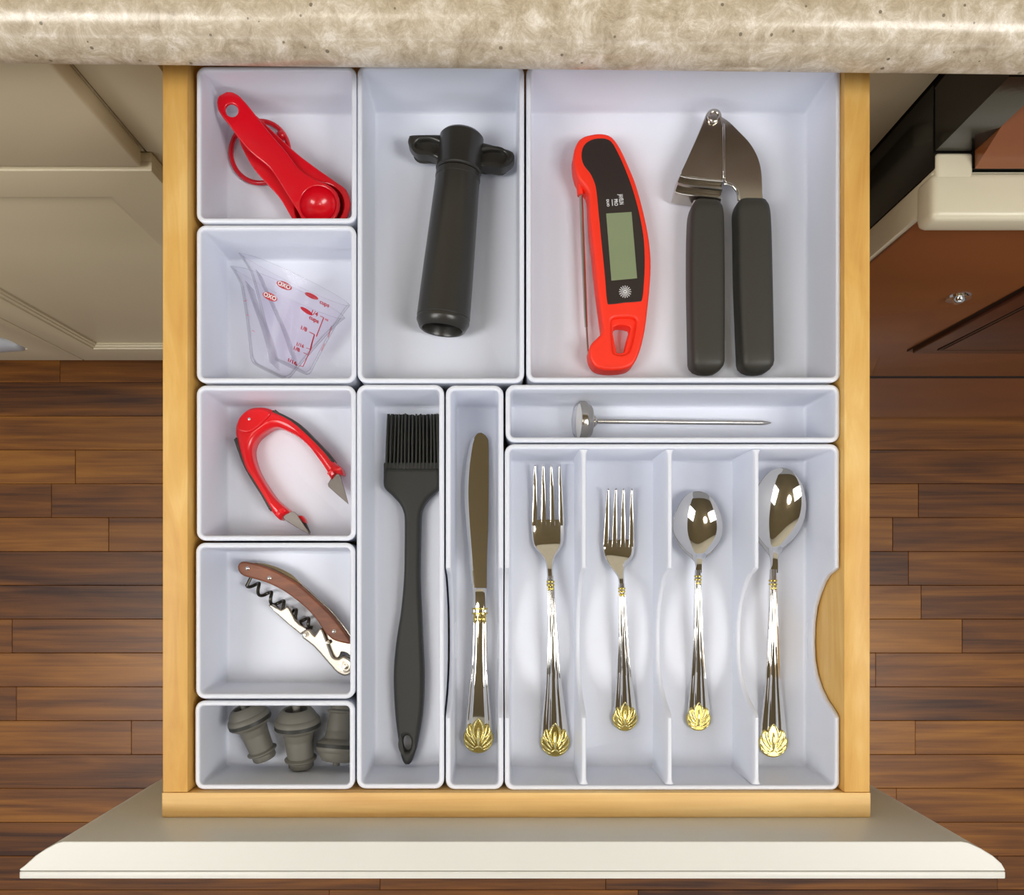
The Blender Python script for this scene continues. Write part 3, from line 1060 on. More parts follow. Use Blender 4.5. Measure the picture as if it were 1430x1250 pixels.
# worm
A, B = Vector(q(*Zk([(478, 345)])[0], -4.1)), Vector(q(*Zk([(960, 685)])[0], -4.1))
ax = (B - A).normalized(); nn = Vector((-ax.y, ax.x))
L = (B - A).length
pts = []
turns = 5.1
for i in range(110):
    s = i / 109
    a = 2 * PI * turns * s + PI * 0.9
    rr = 0.33
    if s > 0.93: rr *= max(0.05, (1 - s) / 0.07)
    c = A + ax * (L * s) + nn * (rr * math.cos(a))
    pts.append((c.x, c.y, -4.2 + rr * math.sin(a)))
st = q(*Zk([(495, 300)])[0], -4.2)
pts = [(st[0], st[1], -4.2)] + pts
bm = bmesh.new(); tube(bm, pts, 0.115, 8); obj('worm', bm, M_WORM, cs)
bm = bmesh.new(); slab(bm, qs(Zk([(618, 515), (650, 514), (690, 535), (722, 552), (742, 540), (765, 523), (790, 550), (830, 630), (862, 662), (912, 690), (905, 715), (868, 742), (780, 670), (690, 590)]), -3.6), -4.45, -3.6, 0.1, seg=3)
obj('lever_arm', bm, M_SATIN, cs, label='short upper stage of the lever')
bm = bmesh.new(); slab(bm, qs(cat_closed(Zk([(880, 745), (885, 715), (905, 700), (935, 702), (955, 722), (972, 742), (990, 715), (1008, 692), (1032, 698), (1048, 730), (1075, 810), (1100, 880), (1120, 915), (1155, 922), (1180, 905), (1215, 912), (1260, 950), (1262, 1020), (1240, 1048), (1200, 1058), (1165, 1045), (1130, 1022), (1050, 930), (960, 830), (880, 770)]), 2), -3.5), -4.5, -3.55, 0.14, seg=3)
obj('lever_arm', bm, M_SATIN, cs, label='long lower stage of the lever')
for (rx, ry, r_) in ((910, 740, 0.15), (1075, 800, 0.12), (1210, 985, 0.34)):
    x, y = q(*Zk([(rx, ry)])[0], -3.5)
    bm = bmesh.new(); lathe(bm, [(r_ * 1.25, -0.1), (r_ * 1.25, 0.02), (r_ * .9, 0.03), (r_ * .85, 0.0), (r_ * .6, 0.0), (r_ * .55, 0.08), (0, 0.1)], (x, y, -3.54), (0, 0, 1), 18); obj('rivet', bm, M_SATIN, cs)
for gpts in ([(1040, 700), (1070, 780), (1100, 870), (1125, 915), (1155, 922)],):
    pass
x, y = q(*Zk([(870, 768)])[0], -4.2)

# ---------------------------------------------------------------- bottle stoppers
SPROF = [(0.0, 0.55), (0.70, 0.55), (0.74, 0.3), (0.78, 0.04), (0.9, -0.02), (1.05, 0.05), (1.22, 0.25), (1.36, 0.5), (1.40, 0.62), (1.47, 0.66), (1.56, 0.8), (1.60, 0.95), (1.60, 1.02), (1.50, 1.06), (1.50, 1.22), (1.58, 1.28), (1.52, 1.4), (1.32, 1.52), (1.18, 1.64), (1.1, 1.68), (1.05, 1.8), (1.0, 2.2), (0.985, 2.22), (0.985, 2.3), (0.95, 2.9), (0.91, 3.5), (1.02, 3.55), (1.12, 3.62), (1.10, 3.72), (0.92, 3.82), (0.88, 3.86), (0.88, 4.2), (0.80, 4.3), (0, 4.3)]


def stopper(top, end, label, first=None):
    O = Vector(q(top[0], top[1], -3.05) + (-3.05,))
    E_ = Vector(q(end[0], end[1], -3.75) + (-3.75,))
    d = (E_ - O)
    s = d.length / 4.3
    s = max(0.92, min(1.02, s))
    if first is None:
        root = thing('bottle_stopper', label, 'bottle stopper', W(0, 0, 0), 'grey rubber bottle stoppers')
        f = bmesh.new(); lathe(f, SPROF, (0, 0, 0), (0, 0, -1), 36)
        WLr = WL[root.name]
        b_ = obj('body', f, M_GREY, root, 40)
        f = bmesh.new(); lathe(f, [(1.45, 0.98), (1.61, 1.0), (1.61, 1.28), (1.45, 1.30)], (0, 0, 0), (0, 0, -1), 36); obj('seal_band', f, M_BAND, root, 40)
        f = bmesh.new(); lathe(f, [(0.26, 0.56), (0.25, -0.22), (0.2, -0.3), (0, -0.3)], (0, 0, 0), (0, 0, -1), 18); obj('valve_pin', f, M_GREY, root, 40)
    else:
        root = first.copy(); COL.objects.link(root)
        root['label'] = label
        for ch in list(first.children):
            c = ch.copy(); COL.objects.link(c); c.parent = root
    root.location = W(*O)
    root.rotation_mode = 'QUATERNION'
    root.rotation_quaternion = d.to_track_quat('-Z', 'Y')
    root.scale = (s, s, s)
    return root


st1 = stopper((413.8, 990), (421, 1071), 'middle grey bottle stopper, standing straightest in its bin')
stopper((341, 987), (369.5, 1057), 'grey bottle stopper tilted in the left corner of its bin', st1)
stopper((470, 1064), (478.5, 984), 'upside-down grey bottle stopper with its head toward the drawer front', st1)

# ---------------------------------------------------------------- vacuum pump
pu = thing('vacuum_pump', 'black vacuum wine pump with T-shaped handle lying in a tall bin', 'pump', base_of(630, 325))
O = Vector(q(645.6, 188, -3.1) + (-3.1,)); E_ = Vector(q(617.5, 461, -2.92) + (-2.92,))
axp = (E_ - O)
k_ = axp.length / 13.0
bm = bmesh.new()
lathe(bm, [(0, 0.0), (0.9, 0.0), (1.3, 0.08), (1.45, 0.25), (1.47, 2.3), (1.50, 2.36), (1.50, 2.44), (1.42, 2.5), (1.42, 2.56), (0, 2.56)], O, axp, 40, k_); obj('plunger_head', bm, M_BLACK, pu, 40)
bm = bmesh.new()
lathe(bm, [(0, 2.6), (1.40, 2.6), (1.47, 2.66), (1.48, 3.0), (1.45, 3.02), (1.66, 9), (1.75, 12.2), (1.70, 12.26), (1.74, 12.34), (1.74, 12.5), (1.52, 12.95), (1.42, 13.02), (1.34, 12.98), (1.28, 12.8), (1.24, 11), (0, 11)], O, axp, 44, k_)
cyl = obj('cylinder', bm, M_BLACK, pu, 40)
bm = bmesh.new(); lathe(bm, [(1.235, 12.4), (1.2, 11.1), (0, 11.1)], O, axp, 32, k_); obj('bore', bm, M_CAVITY, cyl, 40)
Zp = lambda p: Z(p, 560, 170, 8.412)
wings = (([(640, 185), (545, 170), (400, 160), (130, 165), (95, 190), (82, 240), (100, 290), (140, 340), (200, 385), (300, 390), (380, 420), (450, 455), (600, 470), (660, 320)],
          [(165, 320), (180, 260), (235, 222), (330, 218), (430, 255), (500, 300), (440, 370), (330, 370), (215, 365)]),
         ([(800, 220), (890, 240), (1000, 262), (1150, 305), (1290, 350), (1328, 390), (1330, 440), (1290, 495), (1200, 545), (1130, 530), (1050, 525), (950, 532), (800, 500), (760, 350)],
          [(900, 385), (980, 352), (1070, 338), (1170, 352), (1230, 400), (1235, 450), (1185, 510), (1060, 498), (960, 490)]))
for o_, h_ in wings:
    bm = bmesh.new()
    P_ = qs(cat_closed(Zp(o_), 3), -2.9)
    H_ = qs(cat_closed(Zp(h_), 3), -2.9)
    slab(bm, P_, -3.9, -2.7, 0.2, holes=[H_], seg=4, bbev=0.2)
    slab(bm, inset(ccw(P_), 0.1), -3.6, -3.15, 0.05, seg=1)
    obj('grip_wing', bm, M_BLACK, pu, 40)

# ---------------------------------------------------------------- digital thermometer
th = thing('digital_thermometer', 'orange-red folding digital thermometer with grey-green display', 'thermometer', base_of(855, 350))
Zt = lambda p: Z(p, 730, 80, 2.718)
out_ = [(255, 292), (300, 287), (340, 301), (372, 345), (400, 405), (425, 465), (445, 530), (465, 610), (480, 690), (487, 765), (485, 850), (475, 950), (465, 1030), (448, 1105), (424, 1160), (390, 1182), (330, 1187), (282, 1178), (258, 1150), (252, 1112), (262, 1085), (285, 1062), (302, 1040), (300, 1005), (290, 930), (280, 850), (268, 730), (255, 610), (250, 520), (235, 490), (208, 455), (195, 410), (193, 365), (205, 325), (225, 303)]
key = [(347, 1018), (410, 1016), (404, 1055), (392, 1105), (384, 1116), (364, 1117), (357, 1108)]
rec = [(336, 1010), (345, 992), (365, 988), (412, 988), (430, 998), (428, 1030), (414, 1095), (396, 1124), (355, 1126), (342, 1105)]
hT = -3.1
bm = bmesh.new()
slab(bm, qs(cat_closed(Zt(out_), 3), hT), -4.78, hT, 0.2, holes=[qs(cat_closed(Zt(rec), 3), hT)], seg=4, bbev=0.2)
slab(bm, inset(ccw(qs(cat_closed(Zt(rec), 3), hT)), -0.1), -4.7, hT - 0.35, 0.06, holes=[qs(cat_closed(Zt(key), 3), hT)], seg=2)
obj('body', bm, M_ORANGE, th, 45)
face = [(300, 308), (335, 320), (362, 365), (385, 415), (410, 480), (430, 545), (448, 620), (460, 700), (463, 790), (458, 880), (452, 922), (440, 928), (385, 932), (332, 938), (320, 925), (312, 830), (300, 710), (288, 590), (280, 510), (272, 475), (255, 440), (232, 410), (223, 375), (231, 338), (258, 315)]
bm = bmesh.new(); slab(bm, qs(cat_closed(Zt(face), 3), hT), hT - .1, hT + 0.04, 0.03, seg=2); fp = obj('face_plate', bm, M_FACE, th)
lcd = Zt([(316, 594), (413, 588), (434, 840), (336, 849)])
bm = bmesh.new(); slab(bm, qs(lcd, hT), hT, hT + 0.07, 0.02, seg=1); obj('display', bm, M_LCD, fp)
bm = bmesh.new()
cx, cy = q(*Zt([(388, 891)])[0], hT)
hp = hT + 0.055


def flat_ring(b_, cx, cy, r0, r1, h, n=24):
    a = [b_.verts.new(W(cx + r0 * math.cos(2 * PI * i / n), cy + r0 * math.sin(2 * PI * i / n), h)) for i in range(n)]
    c = [b_.verts.new(W(cx + r1 * math.cos(2 * PI * i / n), cy + r1 * math.sin(2 * PI * i / n), h)) for i in range(n)]
    for i in range(n): b_.faces.new((a[i], a[(i + 1) % n], c[(i + 1) % n], c[i]))


for i in range(16):   # sunburst of dots and rays
    a = 2 * PI * i / 16
    for (r0, r1, wd) in ((0.04, 0.16, 0.018), (0.18, 0.27, 0.026), (0.29, 0.36, 0.03), (0.38, 0.42, 0.03)):
        d = Vector((math.cos(a), math.sin(a))); n_ = Vector((-d.y, d.x)) * wd
        vs = [bm.verts.new(W(cx + d.x * r + n_.x * s, cy + d.y * r + n_.y * s, hp)) for r, s in ((r0, -1), (r1, -1), (r1, 1), (r0, 1))]
        bm.faces.new(vs)


def vtext(b_, s, size, u, v, sx=1.0, rot=-84):
    x, y = q(u, v, hT)
    ca, sa = math.cos(math.radians(rot)), math.sin(math.radians(rot))
    put_text(b_, s, size, lambda a, b: (x + a * sx * ca - b * sa, y + a * sx * sa + b * ca, hp), 0.008)


obj('sunburst_mark', bm, M_PRINT, fp, 0)
bm = bmesh.new()
vtext(bm, 'JAVELIN', 0.40, 867, 279, 0.50)
vtext(bm, 'PRO', 0.34, 859.8, 283.2, 0.72)
vtext(bm, 'DUO', 0.23, 848.6, 284, 0.95)
a_ = [bm.verts.new(W(*q(u, v, hT), hp)) for u, v in ((854, 279), (855, 279), (855.8, 288), (854.8, 288))]
bm.faces.new(a_)
obj('white_lettering', bm, M_PRINT, fp, 0)
bm = bmesh.new()
spine(bm, Z([(214, 440, 17, -3.9, 0.45), (217, 480, 15, -3.9, 0.42), (219, 523, 12, -3.9, 0.34)], 730, 80, 2.718) and [(730 + a / 2.718, 80 + b / 2.718, c / 2.718, d, e) for a, b, c, d, e in ((212, 430, 18, -3.9, 0.45), (217, 480, 15, -3.9, 0.4), (219, 524, 12, -3.9, 0.32))], section(16, 2.3))
obj('probe_sleeve', bm, M_ORANGE, th)
bm = bmesh.new()
spine(bm, [(730 + a / 2.718, 80 + b / 2.718, c / 2.718, d, e) for a, b, c, d, e in ((220, 500, 7.4, -3.9, 0.155), (230, 760, 7.2, -3.95, 0.15), (240, 1005, 6.6, -4.0, 0.14), (241.5, 1020, 4.4, -4.0, 0.1), (246, 1100, 3.8, -4.02, 0.09), (248.5, 1138, 2, -4.05, 0.04))], section(14, 2), sub=4)
obj('probe', bm, M_SATIN, th)

# ---------------------------------------------------------------- garlic press
gp = thing('garlic_press', 'steel garlic press with two dark grey rubber handles', 'garlic press', base_of(1020, 350))
Zg = lambda p: Z(p, 930, 140, 7.8125)
hG = -3.0
bm = bmesh.new(); slab(bm, qs(cat_closed(Zg([(560, 130), (600, 160), (700, 226), (800, 325), (900, 428), (970, 530), (1020, 640), (1048, 760), (1058, 900), (1060, 1000), (1060, 1100), (930, 1110), (805, 1100), (800, 1020), (775, 960), (720, 905), (640, 860), (622, 600), (600, 300), (530, 200)]), 3), hG), hG - 0.25, hG - 0.1, 0.05, seg=2)
obj('plunger_plate', bm, M_SATIN, gp)
bm = bmesh.new(); slab(bm, qs(cat_closed(Zg([(440, 150), (480, 105), (525, 94), (575, 107), (606, 160), (612, 280), (616, 600), (616, 870), (520, 875), (400, 860), (280, 840), (160, 822), (210, 690), (290, 510), (360, 345), (420, 200)]), 2), hG), hG - 0.12, hG + 0.06, 0.05, seg=2)
obj('hopper_plate', bm, M_SATIN, gp)
bm = bmesh.new(); slab(bm, qs(Zg([(612, 268), (624, 258), (640, 268), (644, 850), (616, 862)]), hG + .1), hG - 0.1, hG + 0.22, 0.06, seg=3); obj('rib', bm, M_STEEL, gp)
x, y = q(*Zg([(521, 182)])[0], hG + .2)
bm = bmesh.new(); lathe(bm, [(0.44, -0.1), (0.44, 0.14), (0.40, 0.24), (0.33, 0.27), (0.28, 0.24), (0.26, 0.17), (0, 0.17)], (x, y, hG + .06), (0, 0, 1), 28); obj('pivot', bm, M_SATIN, gp)
# corrugated hopper wall: ridges running across, falling away to the handle
bm = bmesh.new()
prof_ = []
for i in range(25):
    s = i / 24
    prof_.append((s, 0.08 + 0.24 * math.sin(s * PI * 5) - 0.55 * s ** 2))
rows = []
for k in range(9):
    t = k / 8
    ul, ur = 150 - 0, 612
    row = []
    for s, hh in prof_:
        uz = (150 + (612 - 150) * t) - (45 * (1 - t) + 0) * s
        vz = 818 + (878 - 818) * (t ** 0.6) + s * (190 + 10 * t)
        row.append(q(*Zg([(uz, vz)])[0], hG) + (hG + hh,))
    row += [(row[-1][0], row[-1][1], -4.5), (row[0][0], row[0][1], -4.5)]
    rows.append(row)
loft(bm, rows)
obj('hopper', bm, M_SATIN, gp, 60)
bm = bmesh.new()
slab(bm, qs(Zg([(110, 1010), (300, 1050), (600, 1070), (600, 1130), (330, 1130), (290, 1075), (230, 1045), (120, 1025)]), -3.6), -4.3, -3.5, 0.1); obj('neck', bm, M_SATIN, gp)
bm = bmesh.new()
tp = [q(*p, -3.2) + (-3.2,) for p in cat_open(Zg([(630, 915), (690, 915), (745, 950), (785, 1010), (797, 1090)]), 6)]
tube(bm, tp, 0.12, 10); obj('wire_link', bm, M_STEEL, gp)
for rows_ in ([(702, 549, 48), (700, 575, 60), (698, 640, 66), (698, 850, 68), (701, 1155, 65)],
              [(872, 545, 52), (872, 575, 64), (876, 650, 67), (880, 850, 68), (889, 1155, 65)]):
    bm = bmesh.new()
    spine(bm, [(730 + a / 2.718, 80 + b / 2.718, c / 2.718, -3.75, 1.0 if i else 0.85) for i, (a, b, c) in enumerate(rows_)], section(32, 4.2), href=-3.3, roundends=(0.12, 0.85))
    obj('handle', bm, M_RUBBER, gp, 50)

# ---------------------------------------------------------------- basting brush
bb = thing('basting_brush', 'charcoal silicone basting brush with wide bristle head', 'brush', base_of(575, 830))
half = [(654, 575.3, 39.8), (664, 575.3, 39.8), (676, 575.3, 39.8), (683, 575.6, 37.5), (693, 575.5, 27), (704, 575.7, 17.5), (714, 576, 13), (726, 576.2, 11.4), (765, 575.8, 11), (808, 575, 11.2), (854, 573.9, 14.3), (901, 571.4, 18.8), (947, 570.7, 21.3), (998, 570.7, 19), (1040, 569.7, 12.8), (1055, 569, 9.3), (1064, 568.8, 6), (1068, 568.7, 2.5)]
hs = cat_open(half, 4)
poly = [(u - w_, v) for v, u, w_ in hs] + [(u + w_, v) for v, u, w_ in hs[::-1]]
bm = bmesh.new()
hl = circle(568.3, 1038.5, 6.2, 22, 11.5)
slab(bm, qs(poly, -3.9), -4.76, -3.75, 0.28, holes=[qs(hl, -3.9)], seg=5, bbev=0.2)
obj('handle', bm, M_SILI, bb, 50)
bm = bmesh.new()
for layer in range(3):
    hc = -3.95 - 0.27 * layer
    nb = 15
    for i in range(nb):
        f0 = (i + 0.5) / nb * 2 - 1
        u0 = 575.8 + f0 * 39
        u1 = 576.5 + f0 * 36.8 + random.uniform(-0.8, 0.8) + layer * 1.6
        v1 = 579 + random.uniform(-1.5, 1.5) + layer * .5
        lean = random.uniform(-0.04, 0.04)
        spine(bm, [(u0 + layer * 1.2, 657, 1.7, hc, 0.1), ((u0 + u1) / 2 + layer * 1.4 + random.uniform(-.4, .4), 618, 1.6, hc + lean * .5, 0.09), (u1, v1, 1.25, hc + lean, 0.07)], section(6, 2.5), sub=1)
obj('bristles', bm, M_SILI, bb, 50, kind='stuff')
bm = bmesh.new(); box(bm, *[q(537, 0, -4.4)[0], q(614.5, 0, -4.4)[0]], q(0, 650, -4.4)[1] - 0.35, q(0, 650, -4.4)[1] + 0.15, -4.6, -3.9, 0.1); obj('bristle_root', bm, M_SILI, bb)

# ---------------------------------------------------------------- cutlery


def handle_section(n=24, ridges=True, flat=0.45):
    out = []
    for i in range(n + 1):
        s = -1 + 2 * i / n
        base_ = math.sqrt(max(0, 1 - abs(s) ** 2.6))
        if ridges:
            g = 0.30 * math.exp(-((abs(s) - 0.36) / 0.10) ** 2) + 0.16 * math.exp(-((abs(s) - 0.74) / 0.08) ** 2)
            base_ -= g
        out.append((s, base_))
    for i in range(n - 1, 0, -1):
        s = -1 + 2 * i / n
        out.append((s, -flat * math.sqrt(max(0, 1 - abs(s) ** 2.6))))
    return out


def half_ellipsoid(bm, c, d, L, wd, ht, n=10, m=6, ax_h=0.0):
    """raised leaf: c centre (x, y, h), d unit direction."""
    nrm = Vector((-d.y, d.x))
    rows = []
    for i in range(n + 1):
        s = -1 + 2 * i / n
        k = max(0.03, (1 - s * s)) ** 0.75
        row = []
        for j in range(m + 1):
            t = -1 + 2 * j / m
            row.append((c[0] + d.x * s * L + nrm.x * t * wd * k, c[1] + d.y * s * L + nrm.y * t * wd * k, c[2] + ht * k * max(0, 1 - t * t) ** 0.6 + ax_h))
        rows.append(row)
    vs = [[bm.verts.new(W(*p)) for p in r] for r in rows]
    for a, b in zip(vs, vs[1:]):
        for j in range(m):
            bm.faces.new((a[j], a[j + 1], b[j + 1], b[j]))


def shell(u, v, r, hz, parent, rot=0.0):
    """gold palmette finial: lobed plate with raised leaves fanning from its foot."""
    cx, cy = q(u, v, hz)
    R = r * (DC - hz) / F
    ca, sa = math.cos(rot), math.sin(rot)

    def T(x, y): return (cx + (x * ca - y * sa) * R, cy + (x * sa + y * ca) * R)
    top = [(0.98, 0.25), (0.86, 0.5), (0.72, 0.85), (0.6, 0.95), (0.42, 0.86), (0.3, 1.1), (0.0, 1.42), (-0.3, 1.1), (-0.42, 0.86), (-0.6, 0.95), (-0.72, 0.85), (-0.86, 0.5), (-0.98, 0.25)]
    arc = [(1.0 * math.cos(a), 1.0 * math.sin(a)) for a in [PI + PI * k / 16 for k in range(17)]]
    b_ = bmesh.new()
    slab(b_, [T(*p) for p in arc + top], hz - 0.22, hz, 0.1, seg=3, bbev=0.08)
    base = obj('shell_finial', b_, M_GOLD, parent, 45)
    b_ = bmesh.new()

    def rod(pts, wd, hgt):
        cm_ = [T(*p) for p in cat_open(pts, 5)]
        N = len(cm_)
        rad = [wd * R * max(0.35, math.sin(PI * (0.12 + 0.76 * i / (N - 1)))) for i in range(N)]
        tube(b_, [(x, y, hz - 0.01 + hgt) for x, y in cm_], rad, 8)
    for sgn in (1, -1):
        rod([(sgn * 0.16, -0.1), (sgn * 0.34, 0.45), (sgn * 0.24, 0.95), (0, 1.34)], 0.075, 0.02)
        rod([(sgn * 0.2, -0.3), (sgn * 0.42, 0.2), (sgn * 0.6, 0.88)], 0.085, 0.02)
        rod([(sgn * 0.44, 0.05), (sgn * 0.74, 0.42), (sgn * 0.72, 0.8)], 0.065, 0.015)
        rod([(sgn * 0.24, -0.45), (sgn * 0.55, -0.08), (sgn * 0.86, 0.42)], 0.085, 0.02)
        rod([(sgn * 0.28, -0.6), (sgn * 0.62, -0.38), (sgn * 0.93, -0.02)], 0.08, 0.015)
        rod([(sgn * 0.3, -0.75), (sgn * 0.58, -0.66), (sgn * 0.84, -0.42)], 0.07, 0.01)
    rod([(0, -0.45), (0, 0.1), (0, 0.72)], 0.13, 0.03)
    rod([(-0.26, -0.66), (-0.14, -0.56), (0, -0.52), (0.14, -0.56), (0.26, -0.66)], 0.07, 0.02)
    obj('leaf_relief', b_, M_GOLDB, base, 60)
    return base


def gold_bands(u, vlist, hw, hz, hh, parent):
    b_ = bmesh.new()
    for v, k in vlist:
        spine(b_, [(u, v - 1.6, hw * .98, hz, hh), (u, v - 0.8, hw * k, hz, hh * 1.18), (u, v + 0.8, hw * k, hz, hh * 1.18), (u, v + 1.6, hw * .98, hz, hh)], section(16, 2.4), sub=1)
    v = vlist[-1][0] + 2.5
    d = Vector((0, -1))
    for s in (-0.55, 0.0, 0.55):
        x, y = q(u + s * hw, v + hw * 0.45, hz)
        half_ellipsoid(b_, (x, y, hz + hh * 0.75), d, hw * 0.75 * 0.0495, hw * 0.3 * 0.0495, hh * 0.5)
    return obj('gold_collar', b_, M_GOLD, parent, 45)


def handle_part(pts, parent, ridges=True):
    b_ = bmesh.new()
    spine(b_, pts, handle_section(28, ridges), sub=5)
    return obj('handle', b_, M_STEEL, parent, 40)


def thin_section(n=14):
    return section(n, 3.2)


def fork(name, label, neck, body, tips, bases, tv, bv, handle, sh, bands):
    root = thing(name, label, 'fork', base_of(handle[len(handle) // 2][0], (tv + sh[1]) / 2), 'gold-tipped cutlery forks')
    b_ = bmesh.new()
    spine(b_, body, section(24, 3.4), sub=4)
    hb = body[0][3]
    for (ut, ub) in zip(tips, bases):
        spine(b_, [(ub, bv + 6, 3.6, hb + .0, 0.09), (ub, bv, 3.55, hb, 0.09), (ub + (ut - ub) * .35, bv + (tv - bv) * .35, 3.15, hb + 0.06, 0.085), (ub + (ut - ub) * .7, bv + (tv - bv) * .7, 2.2, hb + 0.22, 0.08), (ut, tv + 3, 1.3, hb + 0.42, 0.07), (ut, tv, 0.8, hb + 0.45, 0.04)], section(16, 9.0), sub=3)
    obj('fork_head', b_, M_STEEL, root, 28)
    handle_part(handle, root)
    shell(*sh, root)
    gold_bands(*bands, root)


fork('dinner_fork', 'larger gold-tipped dinner fork in the compartment next to the knife', None,
     [(765, 726, 22.5, -4.35, 0.1), (765, 738, 22.7, -4.42, 0.1), (765, 750, 22.3, -4.42, 0.1), (765.7, 760, 20.8, -4.36, 0.1), (766.3, 768, 16.2, -4.22, 0.1), (766.7, 776, 10, -4.05, 0.11), (767.4, 785, 6, -3.85, 0.13), (767.9, 796, 4.4, -3.7, 0.15), (768.4, 808, 4.3, -3.62, 0.16)],
     [747.2, 758.6, 770, 781.9], [746.3, 758.9, 771.5, 784.2], 649.5, 728,
     [(768.3, 804, 4.6, -3.65, 0.2), (768.8, 820, 5.4, -3.6, 0.2), (770.5, 860, 6.4, -3.6, 0.2), (771.8, 890, 7.6, -3.68, 0.19), (772.6, 930, 9.6, -3.9, 0.18), (773.3, 962, 12.2, -4.15, 0.17), (774.4, 1010, 18, -4.5, 0.16), (775, 1035, 20, -4.58, 0.15)],
     (775.4, 1037, 20.3, -4.36), (768.7, [(812.5, 1.12), (817, 1.12)], 5.2, -3.61, 0.2))
fork('salad_fork', 'shorter gold-tipped fork in the second compartment of the cutlery bin', None,
     [(864, 754, 22.2, -4.35, 0.1), (864, 762, 22.4, -4.42, 0.1), (863.8, 771, 21.6, -4.42, 0.1), (863, 778, 19.4, -4.36, 0.1), (862.6, 785, 15.3, -4.22, 0.1), (863.4, 792, 10.2, -4.05, 0.11), (865.6, 800, 6, -3.85, 0.13), (867.3, 808, 4.2, -3.7, 0.15), (868, 818, 3.9, -3.62, 0.15)],
     [849.4, 859.9, 870.7, 882.4], [846, 858, 869.8, 881.8], 682.5, 758,
     [(867.9, 815, 4.1, -3.63, 0.19), (868.3, 828, 4.7, -3.6, 0.19), (869.3, 860, 5.8, -3.65, 0.18), (870.4, 890, 7.2, -3.8, 0.18), (871.2, 925, 9.3, -4.05, 0.17), (872, 955, 11.8, -4.3, 0.16), (872.8, 985, 15.2, -4.52, 0.15), (873, 1002, 17, -4.58, 0.14)],
     (873, 1004, 17.6, -4.37), (868.2, [(822, 1.12), (826, 1.12)], 4.6, -3.61, 0.19))


def spoon(name, label, rows, handle, sh, bands, depth):
    root = thing(name, label, 'spoon', base_of(handle[len(handle) // 2][0], (rows[0][0] + sh[1]) / 2), 'gold-tipped cutlery spoons')
    R = cat_open(rows, 4)
    n = 22
    rings = []
    vmin, vmax = rows[0][0], rows[-1][0]
    for (v, u, wd) in R:
        t = (v - vmin) / (vmax - vmin)
        hr = -3.95 + 0.35 * t ** 2 + 0.1 * (1 - t) ** 2
        dp = depth * max(0, math.sin(PI * min(1, t * 1.02) ** 0.85)) ** 0.8 if t < .98 else 0
        dp *= min(1, wd / 18)
        wd = max(wd, 0.4)
        top, bot = [], []
        for i in range(n + 1):
            s = math.sin(PI / 2 * (-1 + 2 * i / n))
            x, y = q(u + s * wd, v, -3.9)
            z = hr - dp * (1 - s * s) ** 0.9
            top.append((x, y, z))
            bot.append((x, y, z - 0.04 - 0.07 * math.sqrt(max(0, 1 - s * s))))
        rings.append(top + bot[::-1])
    b_ = bmesh.new()
    loft(b_, rings)
    obj('bowl', b_, M_STEEL, root, 60)
    handle_part(handle, root)
    shell(*sh, root)
    gold_bands(*bands, root)


spoon('teaspoon', 'smaller gold-tipped spoon in the third compartment of the cutlery bin',
      [(686, 974, 0.5), (687, 974, 7), (690, 974, 13.5), (697, 974, 21), (707, 974, 27.5), (720, 974, 32.7), (733, 974, 35), (746, 974, 34), (757, 974.2, 29.5), (766, 974.3, 23.5), (774, 974.4, 16.5), (780, 974.4, 10), (785, 974.5, 6), (790, 974.5, 4.4), (800, 974.6, 4)],
      [(974.5, 796, 4.2, -3.62, 0.18), (974.6, 812, 4.7, -3.58, 0.19), (974.8, 845, 5.6, -3.62, 0.18), (975, 880, 7, -3.78, 0.18), (975.3, 915, 8.8, -4.02, 0.17), (975.6, 950, 11.8, -4.3, 0.16), (975.9, 985, 15.2, -4.52, 0.15), (976, 1002, 16.8, -4.58, 0.14)],
      (976, 1004, 17.3, -4.37), (974.6, [(805, 1.12), (809.5, 1.12)], 4.6, -3.6, 0.18), 0.62)
spoon('tablespoon', 'larger gold-tipped spoon in the compartment nearest the drawer side',
      [(653.5, 1091, 0.5), (654.5, 1091, 7), (657.5, 1090.8, 14), (665, 1090, 22.5), (678, 1089, 31), (694, 1087.6, 36.8), (710, 1086.2, 39), (726, 1084.6, 38), (740, 1083.2, 33.5), (752, 1082, 27), (763, 1081, 18), (771, 1080.4, 11), (777, 1080, 7), (785, 1079.7, 5.4), (800, 1079.5, 4.8)],
      [(1079.5, 795, 4.9, -3.6, 0.2), (1079.5, 815, 5.4, -3.55, 0.2), (1079.5, 850, 6.2, -3.56, 0.2), (1079.5, 890, 7.8, -3.7, 0.19), (1079.6, 930, 9.8, -3.92, 0.18), (1079.8, 965, 12.4, -4.18, 0.17), (1080, 1010, 17.6, -4.5, 0.16), (1080.2, 1035, 19.5, -4.58, 0.15)],
      (1080.3, 1038, 20.3, -4.36), (1079.5, [(811, 1.12), (816, 1.12)], 5.3, -3.57, 0.2), 0.72)

kn = thing('table_knife', 'polished table knife with gold collar and gold shell end', 'knife', base_of(668, 830))
rows = [(605.5, 671, 676), (606.5, 667.5, 678.5), (609, 663.5, 680.6), (613, 659.8, 682.2), (622, 656, 682.6), (635, 653.4, 682.7), (650, 651, 682.7), (668, 649.3, 682.6), (687, 648.6, 682.5), (708, 649.2, 682.4), (729, 650.8, 682), (752, 653, 681.2), (775, 655.2, 680.4), (800, 657.3, 680), (822, 659.6, 679.8)]
sec_blade = []
nb = 16
for i in range(nb + 1):
    s = -1 + 2 * i / nb
    sec_blade.append((s, 0.10 + 0.9 * min(1, (s + 1) / 0.26) if s > -1 else 0.1))
for i in range(nb, -1, -1):
    s = -1 + 2 * i / nb
    sec_blade.append((s, -(0.10 + 0.9 * min(1, (s + 1) / 0.26) if s > -1 else 0.1)))
bm = bmesh.new()
